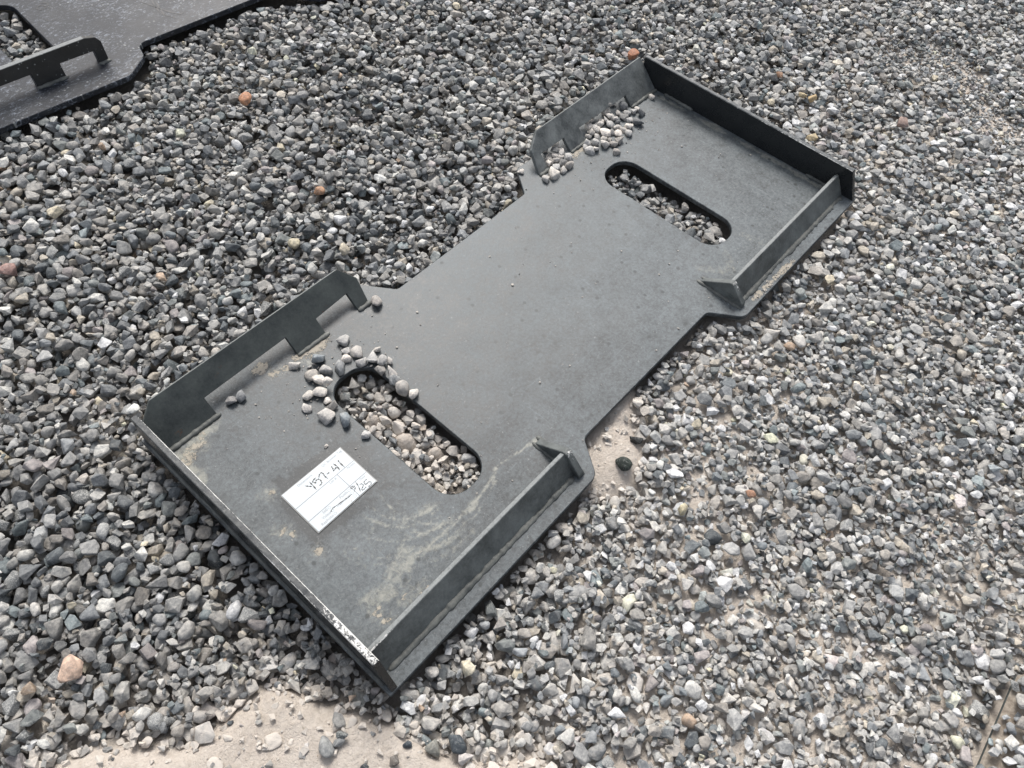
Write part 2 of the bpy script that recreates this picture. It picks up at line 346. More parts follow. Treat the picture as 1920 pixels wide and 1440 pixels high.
# dusty black painted steel (base plate): film, mud, pale place the dirt, film also a painted mid-plate sheen
def steel_dusty():
    m, nt, b = mat('dusty_black_steel')
    v = objvec(nt)
    film = attr(nt, 'film'); mud = attr(nt, 'mud'); pale = attr(nt, 'pale')
    fine = noise(nt, 190, 5, .78, v, .5); mid = noise(nt, 42, 5, .65, v); big = noise(nt, 7, 4, .55, v)
    f = math_(nt, 'ADD', film, math_(nt, 'MULTIPLY', math_(nt, 'SUBTRACT', ramp(nt, fine, .34, .66), .5), .46))
    f = math_(nt, 'ADD', f, math_(nt, 'MULTIPLY', math_(nt, 'SUBTRACT', mid, .5), 1.1))
    f = math_(nt, 'ADD', f, math_(nt, 'MULTIPLY', math_(nt, 'SUBTRACT', big, .5), .35), True)
    mp = node(nt, 'ShaderNodeMapping'); mp.inputs['Scale'].default_value = (14, 260, 1); mp.inputs['Rotation'].default_value = (0, 0, .7); nt.links.new(v, mp.inputs['Vector'])
    mq = node(nt, 'ShaderNodeMapping'); mq.inputs['Scale'].default_value = (180, 11, 1); mq.inputs['Rotation'].default_value = (0, 0, .35); nt.links.new(v, mq.inputs['Vector'])
    scr = math_(nt, 'MAXIMUM', ramp(nt, noise(nt, 1.0, 2, .5, mp.outputs[0], .6), .66, .74), ramp(nt, noise(nt, 1.0, 2, .5, mq.outputs[0], .8), .67, .75))
    f = math_(nt, 'ADD', f, math_(nt, 'MULTIPLY', scr, .22), True)
    paint = mix(nt, big, (.017, .021, .023), (.025, .030, .033))
    c = mix(nt, f, paint, (.176, .199, .208))
    c = mix(nt, math_(nt, 'MULTIPLY', ramp(nt, math_(nt, 'ADD', pale, math_(nt, 'MULTIPLY', math_(nt, 'SUBTRACT', noise(nt, 110, 6, .8, v, .6), .5), 1.9)), .22, .95), .72), c, (.36, .355, .30))
    # small pale specks
    vo = node(nt, 'ShaderNodeTexVoronoi'); vo.voronoi_dimensions = '2D'; vo.inputs['Scale'].default_value = 170; nt.links.new(v, vo.inputs['Vector'])
    pick = math_(nt, 'GREATER_THAN', node_sep(nt, vo.outputs['Color']), .86)
    sp = math_(nt, 'MULTIPLY', pick, ramp(nt, vo.outputs['Distance'], .20, .32, 1, 0))
    c = mix(nt, math_(nt, 'MULTIPLY', ramp(nt, noise(nt, 300, 3, .8, v, .8), .60, .72), .55), c, (.38, .39, .385))
    # dark dried drops
    vo2 = node(nt, 'ShaderNodeTexVoronoi'); vo2.voronoi_dimensions = '2D'; vo2.inputs['Scale'].default_value = 34; nt.links.new(v, vo2.inputs['Vector'])
    pk2 = math_(nt, 'GREATER_THAN', node_sep(nt, vo2.outputs['Color']), .80)
    dd = math_(nt, 'MULTIPLY', pk2, ramp(nt, vo2.outputs['Distance'], .06, .14, 1, 0))
    c = mix(nt, math_(nt, 'MULTIPLY', dd, .75), c, (.03, .035, .036))
    mm = ramp(nt, math_(nt, 'ADD', mud, math_(nt, 'MULTIPLY', math_(nt, 'SUBTRACT', noise(nt, 150, 5, .8, v), .5), 2.6)), .46, .66)
    c = mix(nt, math_(nt, 'MULTIPLY', mm, .88), c, mix(nt, noise(nt, 60, 3, .6, v), (.36, .31, .24), (.50, .46, .39)))
    nt.links.new(c, b.inputs['Base Color'])
    r = math_(nt, 'ADD', math_(nt, 'MULTIPLY', f, .22), .42)
    r = math_(nt, 'ADD', r, math_(nt, 'MULTIPLY', mm, .35), True)
    nt.links.new(r, b.inputs['Roughness'])
    b.inputs['Specular IOR Level'].default_value = .5
    n0 = bump(nt, None, math_(nt, 'MULTIPLY', mm, 1.0), .5, .0010)
    n1 = bump(nt, None, fine, .22, .0012, n0)
    bump(nt, b, noise(nt, 5, 2, .5, v), .25, .02, n1)
    return m
def node_sep(nt, colr):
    n = node(nt, 'ShaderNodeSeparateColor'); nt.links.new(colr, n.inputs[0]); return n.outputs[0]

def steel(name, base, dust, amt, rough, fleck=0.0, rust=0.0, chip=False, spec=.5):
    m, nt, b = mat(name)
    v = objvec(nt)
    fine = noise(nt, 260, 4, .7, v); mid = noise(nt, 30, 5, .6, v)
    f = math_(nt, 'ADD', amt, math_(nt, 'MULTIPLY', math_(nt, 'SUBTRACT', fine, .5), amt * 1.6))
    f = math_(nt, 'ADD', f, math_(nt, 'MULTIPLY', math_(nt, 'SUBTRACT', mid, .5), amt * 3.6), True)
    c = mix(nt, f, base, dust)
    if fleck:
        vo = node(nt, 'ShaderNodeTexVoronoi'); vo.inputs['Scale'].default_value = 210; nt.links.new(v, vo.inputs['Vector'])
        pk = math_(nt, 'GREATER_THAN', node_sep(nt, vo.outputs['Color']), 1 - fleck)
        sp = math_(nt, 'MULTIPLY', pk, ramp(nt, vo.outputs['Distance'], .18, .34, 1, 0))
        c = mix(nt, math_(nt, 'MULTIPLY', sp, .55), c, (.40, .42, .42))
    if rust:
        rs = ramp(nt, noise(nt, 38, 5, .7, v), .70 - rust, .76 - rust)
        c = mix(nt, math_(nt, 'MULTIPLY', rs, .8), c, (.11, .045, .018))
    if chip:
        c = mix(nt, math_(nt, 'MULTIPLY', attr(nt, 'lit_crest'), ramp(nt, fine, .25, .6, .45, 1.0)), c, (.30, .315, .315))  # top faces greyed in colour to look lit
        ca = attr(nt, 'chip')
        k = ramp(nt, math_(nt, 'ADD', ca, math_(nt, 'MULTIPLY', math_(nt, 'SUBTRACT', noise(nt, 170, 5, .8, v, .8), .5), 1.7)), .54, .60)
        c = mix(nt, k, c, mix(nt, noise(nt, 120, 2, .5, v), (.62, .60, .55), (.85, .85, .83)))
    nt.links.new(c, b.inputs['Base Color'])
    nt.links.new(math_(nt, 'ADD', math_(nt, 'MULTIPLY', f, .3), rough, True), b.inputs['Roughness'])
    b.inputs['Specular IOR Level'].default_value = spec
    n1 = bump(nt, None, fine, .25, .001)
    bump(nt, b, mid, .3, .003, n1)
    return m
M_BASE = steel_dusty()
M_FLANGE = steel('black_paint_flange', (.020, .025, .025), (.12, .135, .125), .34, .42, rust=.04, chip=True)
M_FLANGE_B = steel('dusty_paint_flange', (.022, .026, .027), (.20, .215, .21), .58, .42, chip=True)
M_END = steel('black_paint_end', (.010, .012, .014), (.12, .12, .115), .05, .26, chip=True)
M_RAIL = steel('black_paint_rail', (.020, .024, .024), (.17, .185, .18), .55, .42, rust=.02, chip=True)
M_WELD = steel('painted_weld', (.024, .029, .030), (.22, .225, .205), .45, .45)
M_EDGE = M_FLANGE

def speckled():
    m, nt, b = mat('speckled_black_steel')
    v = objvec(nt)
    mp = node(nt, 'ShaderNodeMapping'); mp.inputs['Scale'].default_value = (1, 2.0, 1); mp.inputs['Rotation'].default_value = (0, 0, .6)
    nt.links.new(v, mp.inputs['Vector'])
    fine = noise(nt, 95, 5, .75, mp.outputs[0], 1.2)
    mid = noise(nt, 12, 4, .6, v)
    k = ramp(nt, math_(nt, 'ADD', fine, math_(nt, 'MULTIPLY', math_(nt, 'SUBTRACT', mid, .5), .35)),   .53, .66)
    c = mix(nt, mid, (.012, .014, .019), (.024, .028, .036))
    c = mix(nt, math_(nt, 'MULTIPLY', k, .8), c, (.20, .225, .265))
    vo = node(nt, 'ShaderNodeTexVoronoi'); vo.voronoi_dimensions = '2D'; vo.inputs['Scale'].default_value = 120; nt.links.new(v, vo.inputs['Vector'])
    pk = math_(nt, 'GREATER_THAN', node_sep(nt, vo.outputs['Color']), .84)
    sp = math_(nt, 'MULTIPLY', math_(nt, 'MULTIPLY', pk, ramp(nt, noise(nt, 9, 2, .5, v), .42, .6)), ramp(nt, vo.outputs['Distance'], .10, .30, 1, 0))
    c = mix(nt, math_(nt, 'MULTIPLY', sp, .40), c, (.5, .52, .52))
    nt.links.new(c, b.inputs['Base Color'])
    b.inputs['Roughness'].default_value = .36; b.inputs['Specular IOR Level'].default_value = .28
    n1 = bump(nt, None, fine, .3, .001)
    bump(nt, b, noise(nt, 6, 2, .5, v), .25, .02, n1)
    return m
M_SPECK = speckled()

def stone_mat():
    m, nt, b = mat('crushed_stone')
    v = objvec(nt)
    ca = node(nt, 'ShaderNodeAttribute', attribute_name='col')
    base = ca.outputs['Color']; alpha = ca.outputs['Alpha']
    dust = attr(nt, 'dust')
    n1 = noise(nt, 160, 5, .68, v, .4); n2 = noise(nt, 620, 4, .75, v)
    c = mix(nt, ramp(nt, n1, .3, .7), mix(nt, 1.0, base, (.66, .67, .69), 'MULTIPLY'), mix(nt, 1.0, base, (1.34, 1.33, 1.30), 'MULTIPLY'))
    g = math_(nt, 'MULTIPLY', ramp(nt, n2, .50, .60), alpha)              # mineral grains of the granite pieces
    c = mix(nt, g, c, (.50, .50, .47))
    vein = ramp(nt, math_(nt, 'ABSOLUTE', math_(nt, 'SUBTRACT', noise(nt, 75, 3, .55, v, 1.0), .5)), .0, .016, 1, 0)
    c = mix(nt, math_(nt, 'MULTIPLY', vein, .35), c, (.42, .42, .40))
    d = ramp(nt, math_(nt, 'ADD', dust, math_(nt, 'MULTIPLY', math_(nt, 'SUBTRACT', noise(nt, 110, 5, .7, v), .5), .75)), .25, .85)
    c = mix(nt, math_(nt, 'MULTIPLY', d, .92), c, (.62, .565, .50))
    nt.links.new(c, b.inputs['Base Color'])
    nt.links.new(math_(nt, 'ADD', math_(nt, 'MULTIPLY', n1, .3), .5, True), b.inputs['Roughness'])
    b.inputs['Specular IOR Level'].default_value = .32
    n0 = bump(nt, None, noise(nt, 130, 3, .6, v), .55, .0035)
    bump(nt, b, n2, .45, .0010, n0)
    return m
M_STONE = stone_mat()

def ground_mat():
    m, nt, b = mat('dusty_ground')
    v = objvec(nt)
    bare = attr(nt, 'bare')
    n1 = noise(nt, 9, 5, .6, v); n2 = noise(nt, 140, 5, .7, v); n3 = noise(nt, 600, 3, .7, v)
    fine = mix(nt, n1, (.56, .495, .425), (.66, .60, .535))
    c = mix(nt, ramp(nt, n2, .35, .75), fine, mix(nt, 1.0, fine, (.84, .82, .80), 'MULTIPLY'))
    vo = node(nt, 'ShaderNodeTexVoronoi'); vo.inputs['Scale'].default_value = 95; nt.links.new(v, vo.inputs['Vector'])
    hsv = mix(nt, .8, vo.outputs['Color'], (.5, .5, .5))
    rough_c = mix(nt, node_sep(nt, hsv), (.06, .06, .058), (.26, .25, .23))
    c = mix(nt, ramp(nt, bare, .10, .55), mix(nt, .5, rough_c, (.16, .14, .12)), c)
    nt.links.new(c, b.inputs['Base Color'])
    b.inputs['Roughness'].default_value = .95
    b.inputs['Specular IOR Level'].default_value = .15
    n0 = bump(nt, None, n2, .8, .006)
    bump(nt, b, n3, .7, .0016, n0)
    return m
M_GROUND = ground_mat()

def far_gravel_mat():
    m, nt, b = mat('far_gravel')
    v = objvec(nt)
    vo = node(nt, 'ShaderNodeTexVoronoi'); vo.inputs['Scale'].default_value = 55; nt.links.new(v, vo.inputs['Vector'])
    s = node_sep(nt, vo.outputs['Color'])
    c = mix(nt, s, (.08, .08, .082), (.30, .295, .28))
    nt.links.new(c, b.inputs['Base Color']); b.inputs['Roughness'].default_value = .9
    bump(nt, b, ramp(nt, vo.outputs['Distance'], 0, .6, 1, 0), 1.0, .012)
    return m

def simple(name, c, rough=.5, spec=.5):
    m, nt, b = mat(name)
    b.inputs['Base Color'].default_value = (*c, 1); b.inputs['Roughness'].default_value = rough
    b.inputs['Specular IOR Level'].default_value = spec
    return m

# ------------------------------------------------------------------ ground field: where pale dust lies bare between the stones
def bare_field(x, v):
    """x=u, v=-y; 0 deep gravel .. 1 bare dust"""
    f = np.zeros(x.shape)
    w = (fbm(N1, x, v, 9, 4) - .5)
    for (a, b, r) in [(a, b, r * 1.5) for a, b, r in BARE[8:]] + [(-.335, .19, .018), (-.325, .245, .020), (-.31, .29, .012)]:
        d = np.hypot(x - a, v - b)
        f = np.maximum(f, 1 - sstep(r * .45, r * 1.35, d + w * r * 1.5))
    # pale strip running out of the bottom of the picture
    d = (x + .742) * .62 - (v - .47) * .62           # signed distance-ish across the strip
    dl = seg_dist(x, v, [(-.95, .345), (-.84, .405), (-.745, .485), (-.70, .55), (-.665, .65), (-.685, .80)])
    f = np.maximum(f, 1 - sstep(.085, .150, dl + w * .11))
    return np.clip(f, 0, 1) 
def dusty_field(x, v):
    f = np.zeros(x.shape)
    w = (fbm(N2, x, v, 7, 4) - .5)
    for (a, b) in DUSTY:
        f = np.maximum(f,   .46 * (1 - sstep(.02, .21, np.hypot(x - a, v - b) + w * .16)))
    side = (v - .46 - (x + .57) * 0.0)
    f = np.maximum(f, .14 * sstep(.0, .16, v - .50) * (1 - sstep(.2, .6, x)))
    f = np.maximum(f, .50 * (1 - sstep(.05, .28, seg_dist(x, v, [(-.95, .20), (-.60, .56), (-.35, .86)]) + w * .1)))
    return np.clip(f, 0, 1)

SL1_ = [(-.365, -.11), (-.365, -.375), (-.275, -.375), (-.275, -.11)]
# grid used for settling the stones
X0, X1, Y0, Y1, HS = -1.30, 1.95, -1.36, 1.42, .002
gx = np.arange(X0, X1, HS); gy = np.arange(Y0, Y1, HS)
GX, GY = np.meshgrid(gx, gy)
# the patch of yard in view, with a margin
QUAD = [(-1.22, -.26), (-.16, -1.34), (1.92, -.60), (1.86, .10), (1.10, .62), (-.05, 1.36), (-.42, 1.30)]
BF = bare_field(GX, -GY); DF = dusty_field(GX, -GY)
SUPP = np.maximum(BF, DF * .9)
relief = (fbm(N3, GX, GY, 2.2, 3) - .5) * .016 + (fbm(N2, GX, GY, 14, 3) - .5) * .006
STRIP = 1 - sstep(.10, .20, seg_dist(GX, -GY, [(-.95, .345), (-.84, .405), (-.745, .485), (-.70, .55), (-.665, .65), (-.685, .80)]))
PACK = sstep(-.02, .35, -GY - .38 + .35 * GX) * .0
PACK = sstep(.30, .62, -GY + .30 * GX + (fbm(N1, GX, GY, 3, 3) - .5) * .3)
INSLOT = inside(GX, GY, SL1_) * 1.0
GZ = -.046 + .0100 * PACK + .010 * INSLOT + relief * (1 - .5 * BF) + (.024 + .006 * STRIP) * np.maximum(BF ** .8, DF * .55)
GZ = np.minimum(GZ, -.0125)

# ---------------- outlines of the two steel plates
OUT1 = fillet([(-.579, 0, .002), (-.579, -.484, .002), (-.193, -.484, .020), (-.158, -.434, .014), (.158, -.434, .014),
               (.193, -.484, .020), (.579, -.484, .002), (.579, 0, .002), (.190, 0, .006), (.153, -.0518, .010),
               (-.153, -.0518, .010), (-.190, 0, .006)])
def slot(x0, x1, y0, y1, r=.034): return fillet([(x0, y0, r), (x1, y0, r), (x1, y1, r), (x0, y1, r)], 9)
SL1 = slot(-.3585, -.2805, -.369, -.1155)
SL2 = slot(.2805, .3585, -.369, -.1155)
OUT2 = fillet([(-.75, 0, .01), (-.188, 0, .03), (-.138, .040, .03), (-.130, .080, .02), (.170, .080, .02), (.200, .05, .03), (.245, 0, .03),
               (.75, 0, .01), (.75, .47, .01), (.19, .47, .03), (.14, .42, .03), (-.14, .42, .03), (-.19, .47, .03), (-.75, .47, .01)])
SL3 = slot(-.335, -.257, .115, .36); SL4 = slot(.257, .335, .115, .36)
TH2 = math.radians(-5)
def w2(x, y): return (.045 + math.cos(TH2) * x - math.sin(TH2) * y, .662 + math.sin(TH2) * x + math.cos(TH2) * y)
OUT2W = [w2(*p) for p in OUT2]; SL3W = [w2(*p) for p in SL3]; SL4W = [w2(*p) for p in SL4]
in1 = inside(GX, GY, OUT1) & ~inside(GX, GY, SL1) & ~inside(GX, GY, SL2)
in2 = inside(GX, GY, OUT2W) & ~inside(GX, GY, SL3W) & ~inside(GX, GY, SL4W)
# dirty panel in the bottom right corner
PANEL = [(-.250, -1.0390), (-.045, -1.0325), (-.030, -1.045), (-.02, -1.32), (-.26, -1.33)]
in3 = inside(GX, GY, PANEL)
BLOCK = in1 | in2

# ------------------------------------------------------------------ stone shapes
def make_templates(n, npts, bev, seed, flat):
    rnd = random.Random(seed); out = []
    for k in range(n):
        bm = bmesh.new()
        pts = []
        while len(pts) < npts:
            p = Vector((rnd.gauss(0, 1), rnd.gauss(0, 1), rnd.gauss(0, 1))).normalized()
            if all((p - q).length > 1.55 / math.sqrt(npts) * 1.25 for q in pts) or rnd.random() < .04:
                pts.append(p)
        p4 = rnd.choice([2, 2.6, 3.4])
        for p in pts:
            s = (abs(p.x) ** p4 + abs(p.y) ** p4 + abs(p.z) ** p4) ** (-1 / p4)
            bm.verts.new(p * s * rnd.uniform(.70, 1.12))
        r = bmesh.ops.convex_hull(bm, input=bm.verts)
        bmesh.ops.delete(bm, geom=[g for g in r['geom_interior'] if isinstance(g, bmesh.types.BMVert)], context='VERTS')
        bmesh.ops.dissolve_limit(bm, angle_limit=math.radians(16), verts=bm.verts, edges=bm.edges)
        if bev: bmesh.ops.bevel(bm, geom=list(bm.edges), offset=bev * rnd.uniform(.6, 1.35), segments=1, affect='EDGES', clamp_overlap=True)
        bmesh.ops.triangulate(bm, faces=bm.faces)
        bmesh.ops.recalc_face_normals(bm, faces=bm.faces)
        bm.verts.ensure_lookup_table()
        V = np.array([v.co[:] for v in bm.verts]); F = np.array([[v.index for v in f.verts] for f in bm.faces])
        bm.verts.index_update()
        F = np.array([[v.index for v in f.verts] for f in bm.faces])
        V -= (V.max(0) + V.min(0)) / 2; V /= np.abs(V).max(0)
        out.append((V, F, flat))
        bm.free()
    return out
TPL = make_templates(16, 10, .055, 11, True) + make_templates(14, 9, .07, 12, True) + make_templates(12, 13, .09, 15, True) + make_templates(8, 13, .13, 13, False)
NT_TOP = len(TPL)
TPL += make_templates(8, 9, 0, 14, True) + make_templates(24, 12, 0, 16, True)

PALETTE = [((.225, .224, .219), 15, 0), ((.160, .167, .172), 10, 0), ((.100, .110, .116), 5, 0), ((.275, .265, .248), 12, 0),
           ((.355, .348, .330), 9, 0), ((.46, .452, .425), 5, 0), ((.172, .182, .177), 3, 0), ((.240, .224, .204), 6, 0),
           ((.20, .202, .20), 5, .8), ((.32, .29, .245), 3, 0), ((.48, .43, .33), .8, 0), ((.50, .49, .46), 1.0, 0),
           ((.36, .27, .20), .12, 0), ((.150, .172, .176), 2.5, 0), ((.25, .228, .222), 2, 0)]
PW = np.array([p[1] for p in PALETTE]); PW = PW / PW.sum()

def rotmat(rng, tilt):
    a = rng.uniform(0, 2 * PI); t = rng.normal(0, tilt); b = rng.uniform(0, 2 * PI)
    ca, sa, cb, sb, ct, st = math.cos(a), math.sin(a), math.cos(b), math.sin(b), math.cos(t), math.sin(t)
    Rz = np.array([[ca, -sa, 0], [sa, ca, 0], [0, 0, 1]])
    Rb = np.array([[cb, -sb, 0], [sb, cb, 0], [0, 0, 1]])
    Rx = np.array([[1, 0, 0], [0, ct, -st], [0, st, ct]])
    return Rb @ Rx @ Rb.T @ Rz

rng = np.random.default_rng(20)
H = GZ.copy()
stones = []       # tpl, R, abc, pos, color idx...
def footprint(R, abc, k=.93):
    """upper and lower surface of the (rotated) ellipsoid on the grid"""
    Q = R @ np.diag(1 / (np.array(abc) * k) ** 2) @ R.T
    S = R @ np.diag((np.array(abc) * k) ** 2) @ R.T
    hx = math.sqrt(S[0, 0]); hy = math.sqrt(S[1, 1])
    nx = max(1, int(hx / HS)); ny = max(1, int(hy / HS))
    xx = np.arange(-nx, nx + 1) * HS; yy = np.arange(-ny, ny + 1) * HS
    x, y = np.meshgrid(xx, yy)
    A = Q[2, 2]; B = 2 * (Q[0, 2] * x + Q[1, 2] * y); Cc = Q[0, 0] * x * x + 2 * Q[0, 1] * x * y + Q[1, 1] * y * y - 1
    disc = B * B - 4 * A * Cc
    ok = disc >= 0
    sq = np.sqrt(np.maximum(disc, 0))
    return nx, ny, np.where(ok, (-B - sq) / (2 * A), np.inf), np.where(ok, (-B + sq) / (2 * A), -np.inf)
def try_drop(ix, iy, fp):
    nx, ny, lo, hi = fp
    if ix < nx or iy < ny or ix + nx >= len(gx) or iy + ny >= len(gy): return None
    w = H[iy - ny:iy + ny + 1, ix - nx:ix + nx + 1]
    return float((w - lo).max())
def settle(x, y, R, abc, zmax, sink=0.0, cand=4, spread=.012, force=False):
    fp = footprint(R, abc)
    best = None
    for c in range(cand):
        cx = x if c == 0 else x + rng.uniform(-spread, spread); cy = y if c == 0 else y + rng.uniform(-spread, spread)
        ix = int(round((cx - X0) / HS)); iy = int(round((cy - Y0) / HS))
        z = try_drop(ix, iy, fp)
        if z is not None and (best is None or z < best[0]): best = (z, ix, iy)
    if best is None: return None
    z, ix, iy = best
    if z > zmax and not force: return None
    z -= sink
    nx, ny, lo, hi = fp
    w = H[iy - ny:iy + ny + 1, ix - nx:ix + nx + 1]
    np.maximum(w, z + hi, out=w)
    return (gx[ix], gy[iy], z, ix, iy, fp)

def size_at(x, v):
    """stones are coarser towards the left foreground, finer on the right"""
    s = 1.0 + .30 * (1 - sstep(-.75, -.25, x)) * (1 - sstep(.1, .6, v)) - .10 * sstep(.45, .8, v) * sstep(-.5, -.1, x)
    s = s - .45 * (1 - sstep(.02, .10, seg_dist(x, v, [(1.10, .33), (1.19, .42), (1.11, .50), (1.03, .59)])))
    return s
qa = np.array(QUAD); bx0, by0 = qa.min(0); bx1, by1 = qa.max(0)
def sample_points(n):
    p = np.column_stack([rng.uniform(bx0, bx1, n), rng.uniform(by0, by1, n)])
    return p[inside(p[:, 0], p[:, 1], QUAD)]
def field(F, x, y): return F[min(len(gy) - 1, max(0, int((y - Y0) / HS))), min(len(gx) - 1, max(0, int((x - X0) / HS)))]

def in3_at(x, y): return bool(field(in3, x, y))
def layer(npts, zmax, zj, layer_id, tops_limit=None):
    pts = sample_points(npts)
    sz = size_at(pts[:, 0], -pts[:, 1])
    for (x, y), s in zip(pts, sz):
        bf = field(BF, x, y); df = field(DF, x, y)
        r = rng.random()
        if bf > .45 and r > (.48 - .36 * min(1, (bf - .45) / .45)): continue
        a = min(.0125, .0074 * s * float(np.exp(rng.normal(0, .33))))
        if df > .25 and rng.random() < .45: a *= rng.uniform(.5, .8)
        if bf > .3: a *= rng.uniform(.3, .8)
        b = a * rng.uniform(.58, .95); c = a * rng.uniform(.42, .78)
        pk = field(PACK, x, y)
        a *= 1 - .02 * pk; b *= 1 - .02 * pk; c *= 1 - .20 * pk - .35 * min(1, bf * 3)
        R = rotmat(rng, .26 - .12 * pk)
        under = field(BLOCK, x, y)
        if layer_id == 0:
            zm = zmax if not under else -.024
        else:
            if under: continue
            if in3_at(x, y):
                if rng.random() < .45: continue
                zm = .012
            else: zm = zmax + rng.uniform(-zj, zj) + field(relief, x, y) * .5
        sink = c * (1.0 * bf + .40 * df) * rng.uniform(.35, 1.15)
        res = settle(x, y, R, (a, b, c), zm, sink, 4 if layer_id else 2, a * 1.2)
        if res is None: continue
        X, Y, Z, ix, iy, fp = res
        stones.append([rng.integers(0, NT_TOP), R, (a, b, c), (X, Y, Z), ix, iy, fp, None, None])
layer(19000, -.031, .0, 0)
# stones trodden into the dust: only their flat tops show
for x, y in sample_points(26000):
    bf = field(BF, x, y)
    if bf < .12 or field(BLOCK, x, y) or rng.random() > .55 - .38 * bf: continue
    a = rng.uniform(.004, .0115); abc = (a, a * rng.uniform(.6, .95), a * .42); R = rotmat(rng, .12)
    res = settle(x, y, R, abc, -.008, abc[2] * rng.uniform(.9, 1.55), 2, .006)
    if res is None: continue
    X, Y, Z, ix, iy, fp = res
    stones.append([rng.integers(0, NT_TOP), R, abc, (X, Y, Z), ix, iy, fp, None, None])
# nothing may poke into the steel
H[BLOCK] = np.maximum(H[BLOCK], 1.0)
H[in3] = np.maximum(H[in3], -.0045)
layer(54000, -.0152, .0035, 1)
layer(50000, -.0122, .003, 2)
# small chips that have fallen into the remaining gaps
for x, y in sample_points(60000):
    if field(BLOCK, x, y) or field(in3, x, y) or field(H, x, y) > -.0165: continue
    if field(BF, x, y) > .5 and rng.random() < .75: continue
    a = rng.uniform(.0028, .0056)
    abc = (a, a * rng.uniform(.6, .9), a * rng.uniform(.45, .7)); R = rotmat(rng, .3)
    res = settle(x, y, R, abc, -.0155, 0, 2, .004)
    if res is None: continue
    X, Y, Z, ix, iy, fp = res
    stones.append([NT_TOP + int(rng.integers(0, 8)), R, abc, (X, Y, Z), ix, iy, fp, None, None])

def stone_color(x, y, r=rng):
    k = r.choice(len(PALETTE), p=PW)
    c = np.array(PALETTE[k][0]); al = PALETTE[k][2]
    v = -y
    light = float(1.20 + .16 * sstep(.1, .9, np.array(x)) + .22 * sstep(.25, .7, np.array(v)) - .16 * (1 - sstep(-.75, -.35, np.array(x))))  # stones paler to the right, brighter light there partly put into colour
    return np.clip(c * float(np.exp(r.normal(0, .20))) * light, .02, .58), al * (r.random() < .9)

# ------------------------------------------------------------------ notable loose stones of the yard, placed last so that they rest on top
ACC_INFO = [
    ('rust orange stone lying against the top corner of the steel plate', (.42, .16, .07)),
    ('bright orange stone in the gravel below the dark plate at the upper left', (.50, .22, .10)),
    ('orange brown stone in the gravel left of the middle of the big plate', (.42, .22, .11)),
    ('yellow tan stone behind the far end plate, left one of a touching pair', (.55, .43, .23)),
    ('yellow tan stone behind the far end plate, right one of a touching pair', (.52, .36, .16)),
    ('tan block shaped stone just behind the far end plate', (.42, .33, .18)),
    ('small rusty stone a little way behind the far end plate', (.32, .17, .09)),
    ('small bright orange stone in the gravel to the right of the bare dust patch', (.40, .20, .11)),
    ('large peach and cream mottled stone in the gravel at the lower left', (.62, .42, .30)),
    ('dull pink stone near the left edge of the gravel', (.34, .20, .17)),
    ('pale yellow stone in the gravel to the right of the near gusset', (.52, .45, .28)),
    ('dark green black stone lying on the pale dust beside the near wing', (.028, .036, .030)),
    ('small black stone at the upper rim of the bare dust patch', (.022, .024, .024)),
    ('largest smooth grey stone lying on the bare dust at the bottom', (.24, .245, .24)),
    ('small grey stone touching the large grey one on the dust', (.20, .205, .205)),
    ('small dark mottled stone at the top of a row of three on the dust', (.10, .11, .11)),
    ('small slate blue stone alone on the dust below the near corner', (.050, .062, .075)),
    ('brown grey stone on the dust at the bottom edge', (.12, .105, .09)),
    ('dark slate wedge shaped stone on the dust right of the near corner', (.06, .072, .082)),
    ('olive grey rounded stone half sunk in the dust', (.19, .185, .16)),
    ('pinkish white stone on the dust right of the dark wedge', (.42, .385, .36)),
    ('tiny dark stone at the very bottom of the dust strip', (.045, .05, .055)),
    ('cream coloured stone in the gravel below the near rail', (.58, .52, .38)),
    ('grey stone with a rust spot at the lower left', (.27, .20, .14)),
    ('chalky white stone behind the left tip of the near end plate', (.55, .55, .52)),
    ('cream stone in the gravel above the near notched flange', (.52, .45, .33)),
    ('yellowish stone in the gravel above the near notched flange', (.48, .42, .28)),
    ('speckled light grey stone behind the far end plate', (.36, .37, .36)),
    ('dusky pink stone in the gravel at the far right', (.33, .22, .18)),
    ('pale green grey stone in the gravel above the far corner', (.27, .30, .27)),
    ('smooth mid grey stone wedged against the near corner of the end plate', (.185, .19, .185)),
    ('small white stone at the edge of the bare dust patch', (.50, .46, .41)),
]
loose = []
def set_stone(x, y, l, w, colr, name, label, cat, group, on_plate, dust=.15, zf=.62, tilt=.15, tplset=None, alpha=0.0, k=.86):
    r2 = np.random.default_rng(int(abs(x * 7919 + y * 104729) * 1000) % 2**31)
    a, b = max(l, w) / 2000 * 1.04, min(l, w) / 2000 * 1.04
    b = max(b, a * .62)
    c = a * zf * r2.uniform(.85, 1.1)
    R = rotmat(r2, tilt)
    x = float(x); y = float(y)
    if on_plate:
        ix = int(round((x - X0) / HS)); iy = int(round((y - Y0) / HS))
        fp = footprint(R, (a, b, c), k); nx, ny, lo, hi = fp
        HP = HPLATE[iy - ny:iy + ny + 1, ix - nx:ix + nx + 1]
        z = float((HP - lo).max())
        if k < .8: z = min(z, .019)
        np.maximum(HP, z + hi, out=HP)
    else:
        res = settle(x, y, R, (a, b, c), 9, c * .25 * field(BF, x, y), 1, 0, True)
        x, y, z = res[:3]
    loose.append((x, y, z, R, (a, b, c), colr, name, label, cat, group, dust, alpha, int(r2.integers(14 if tplset is None else 0, NT_TOP))))
NEAR_PLATE = {0, 11, 24, 30}
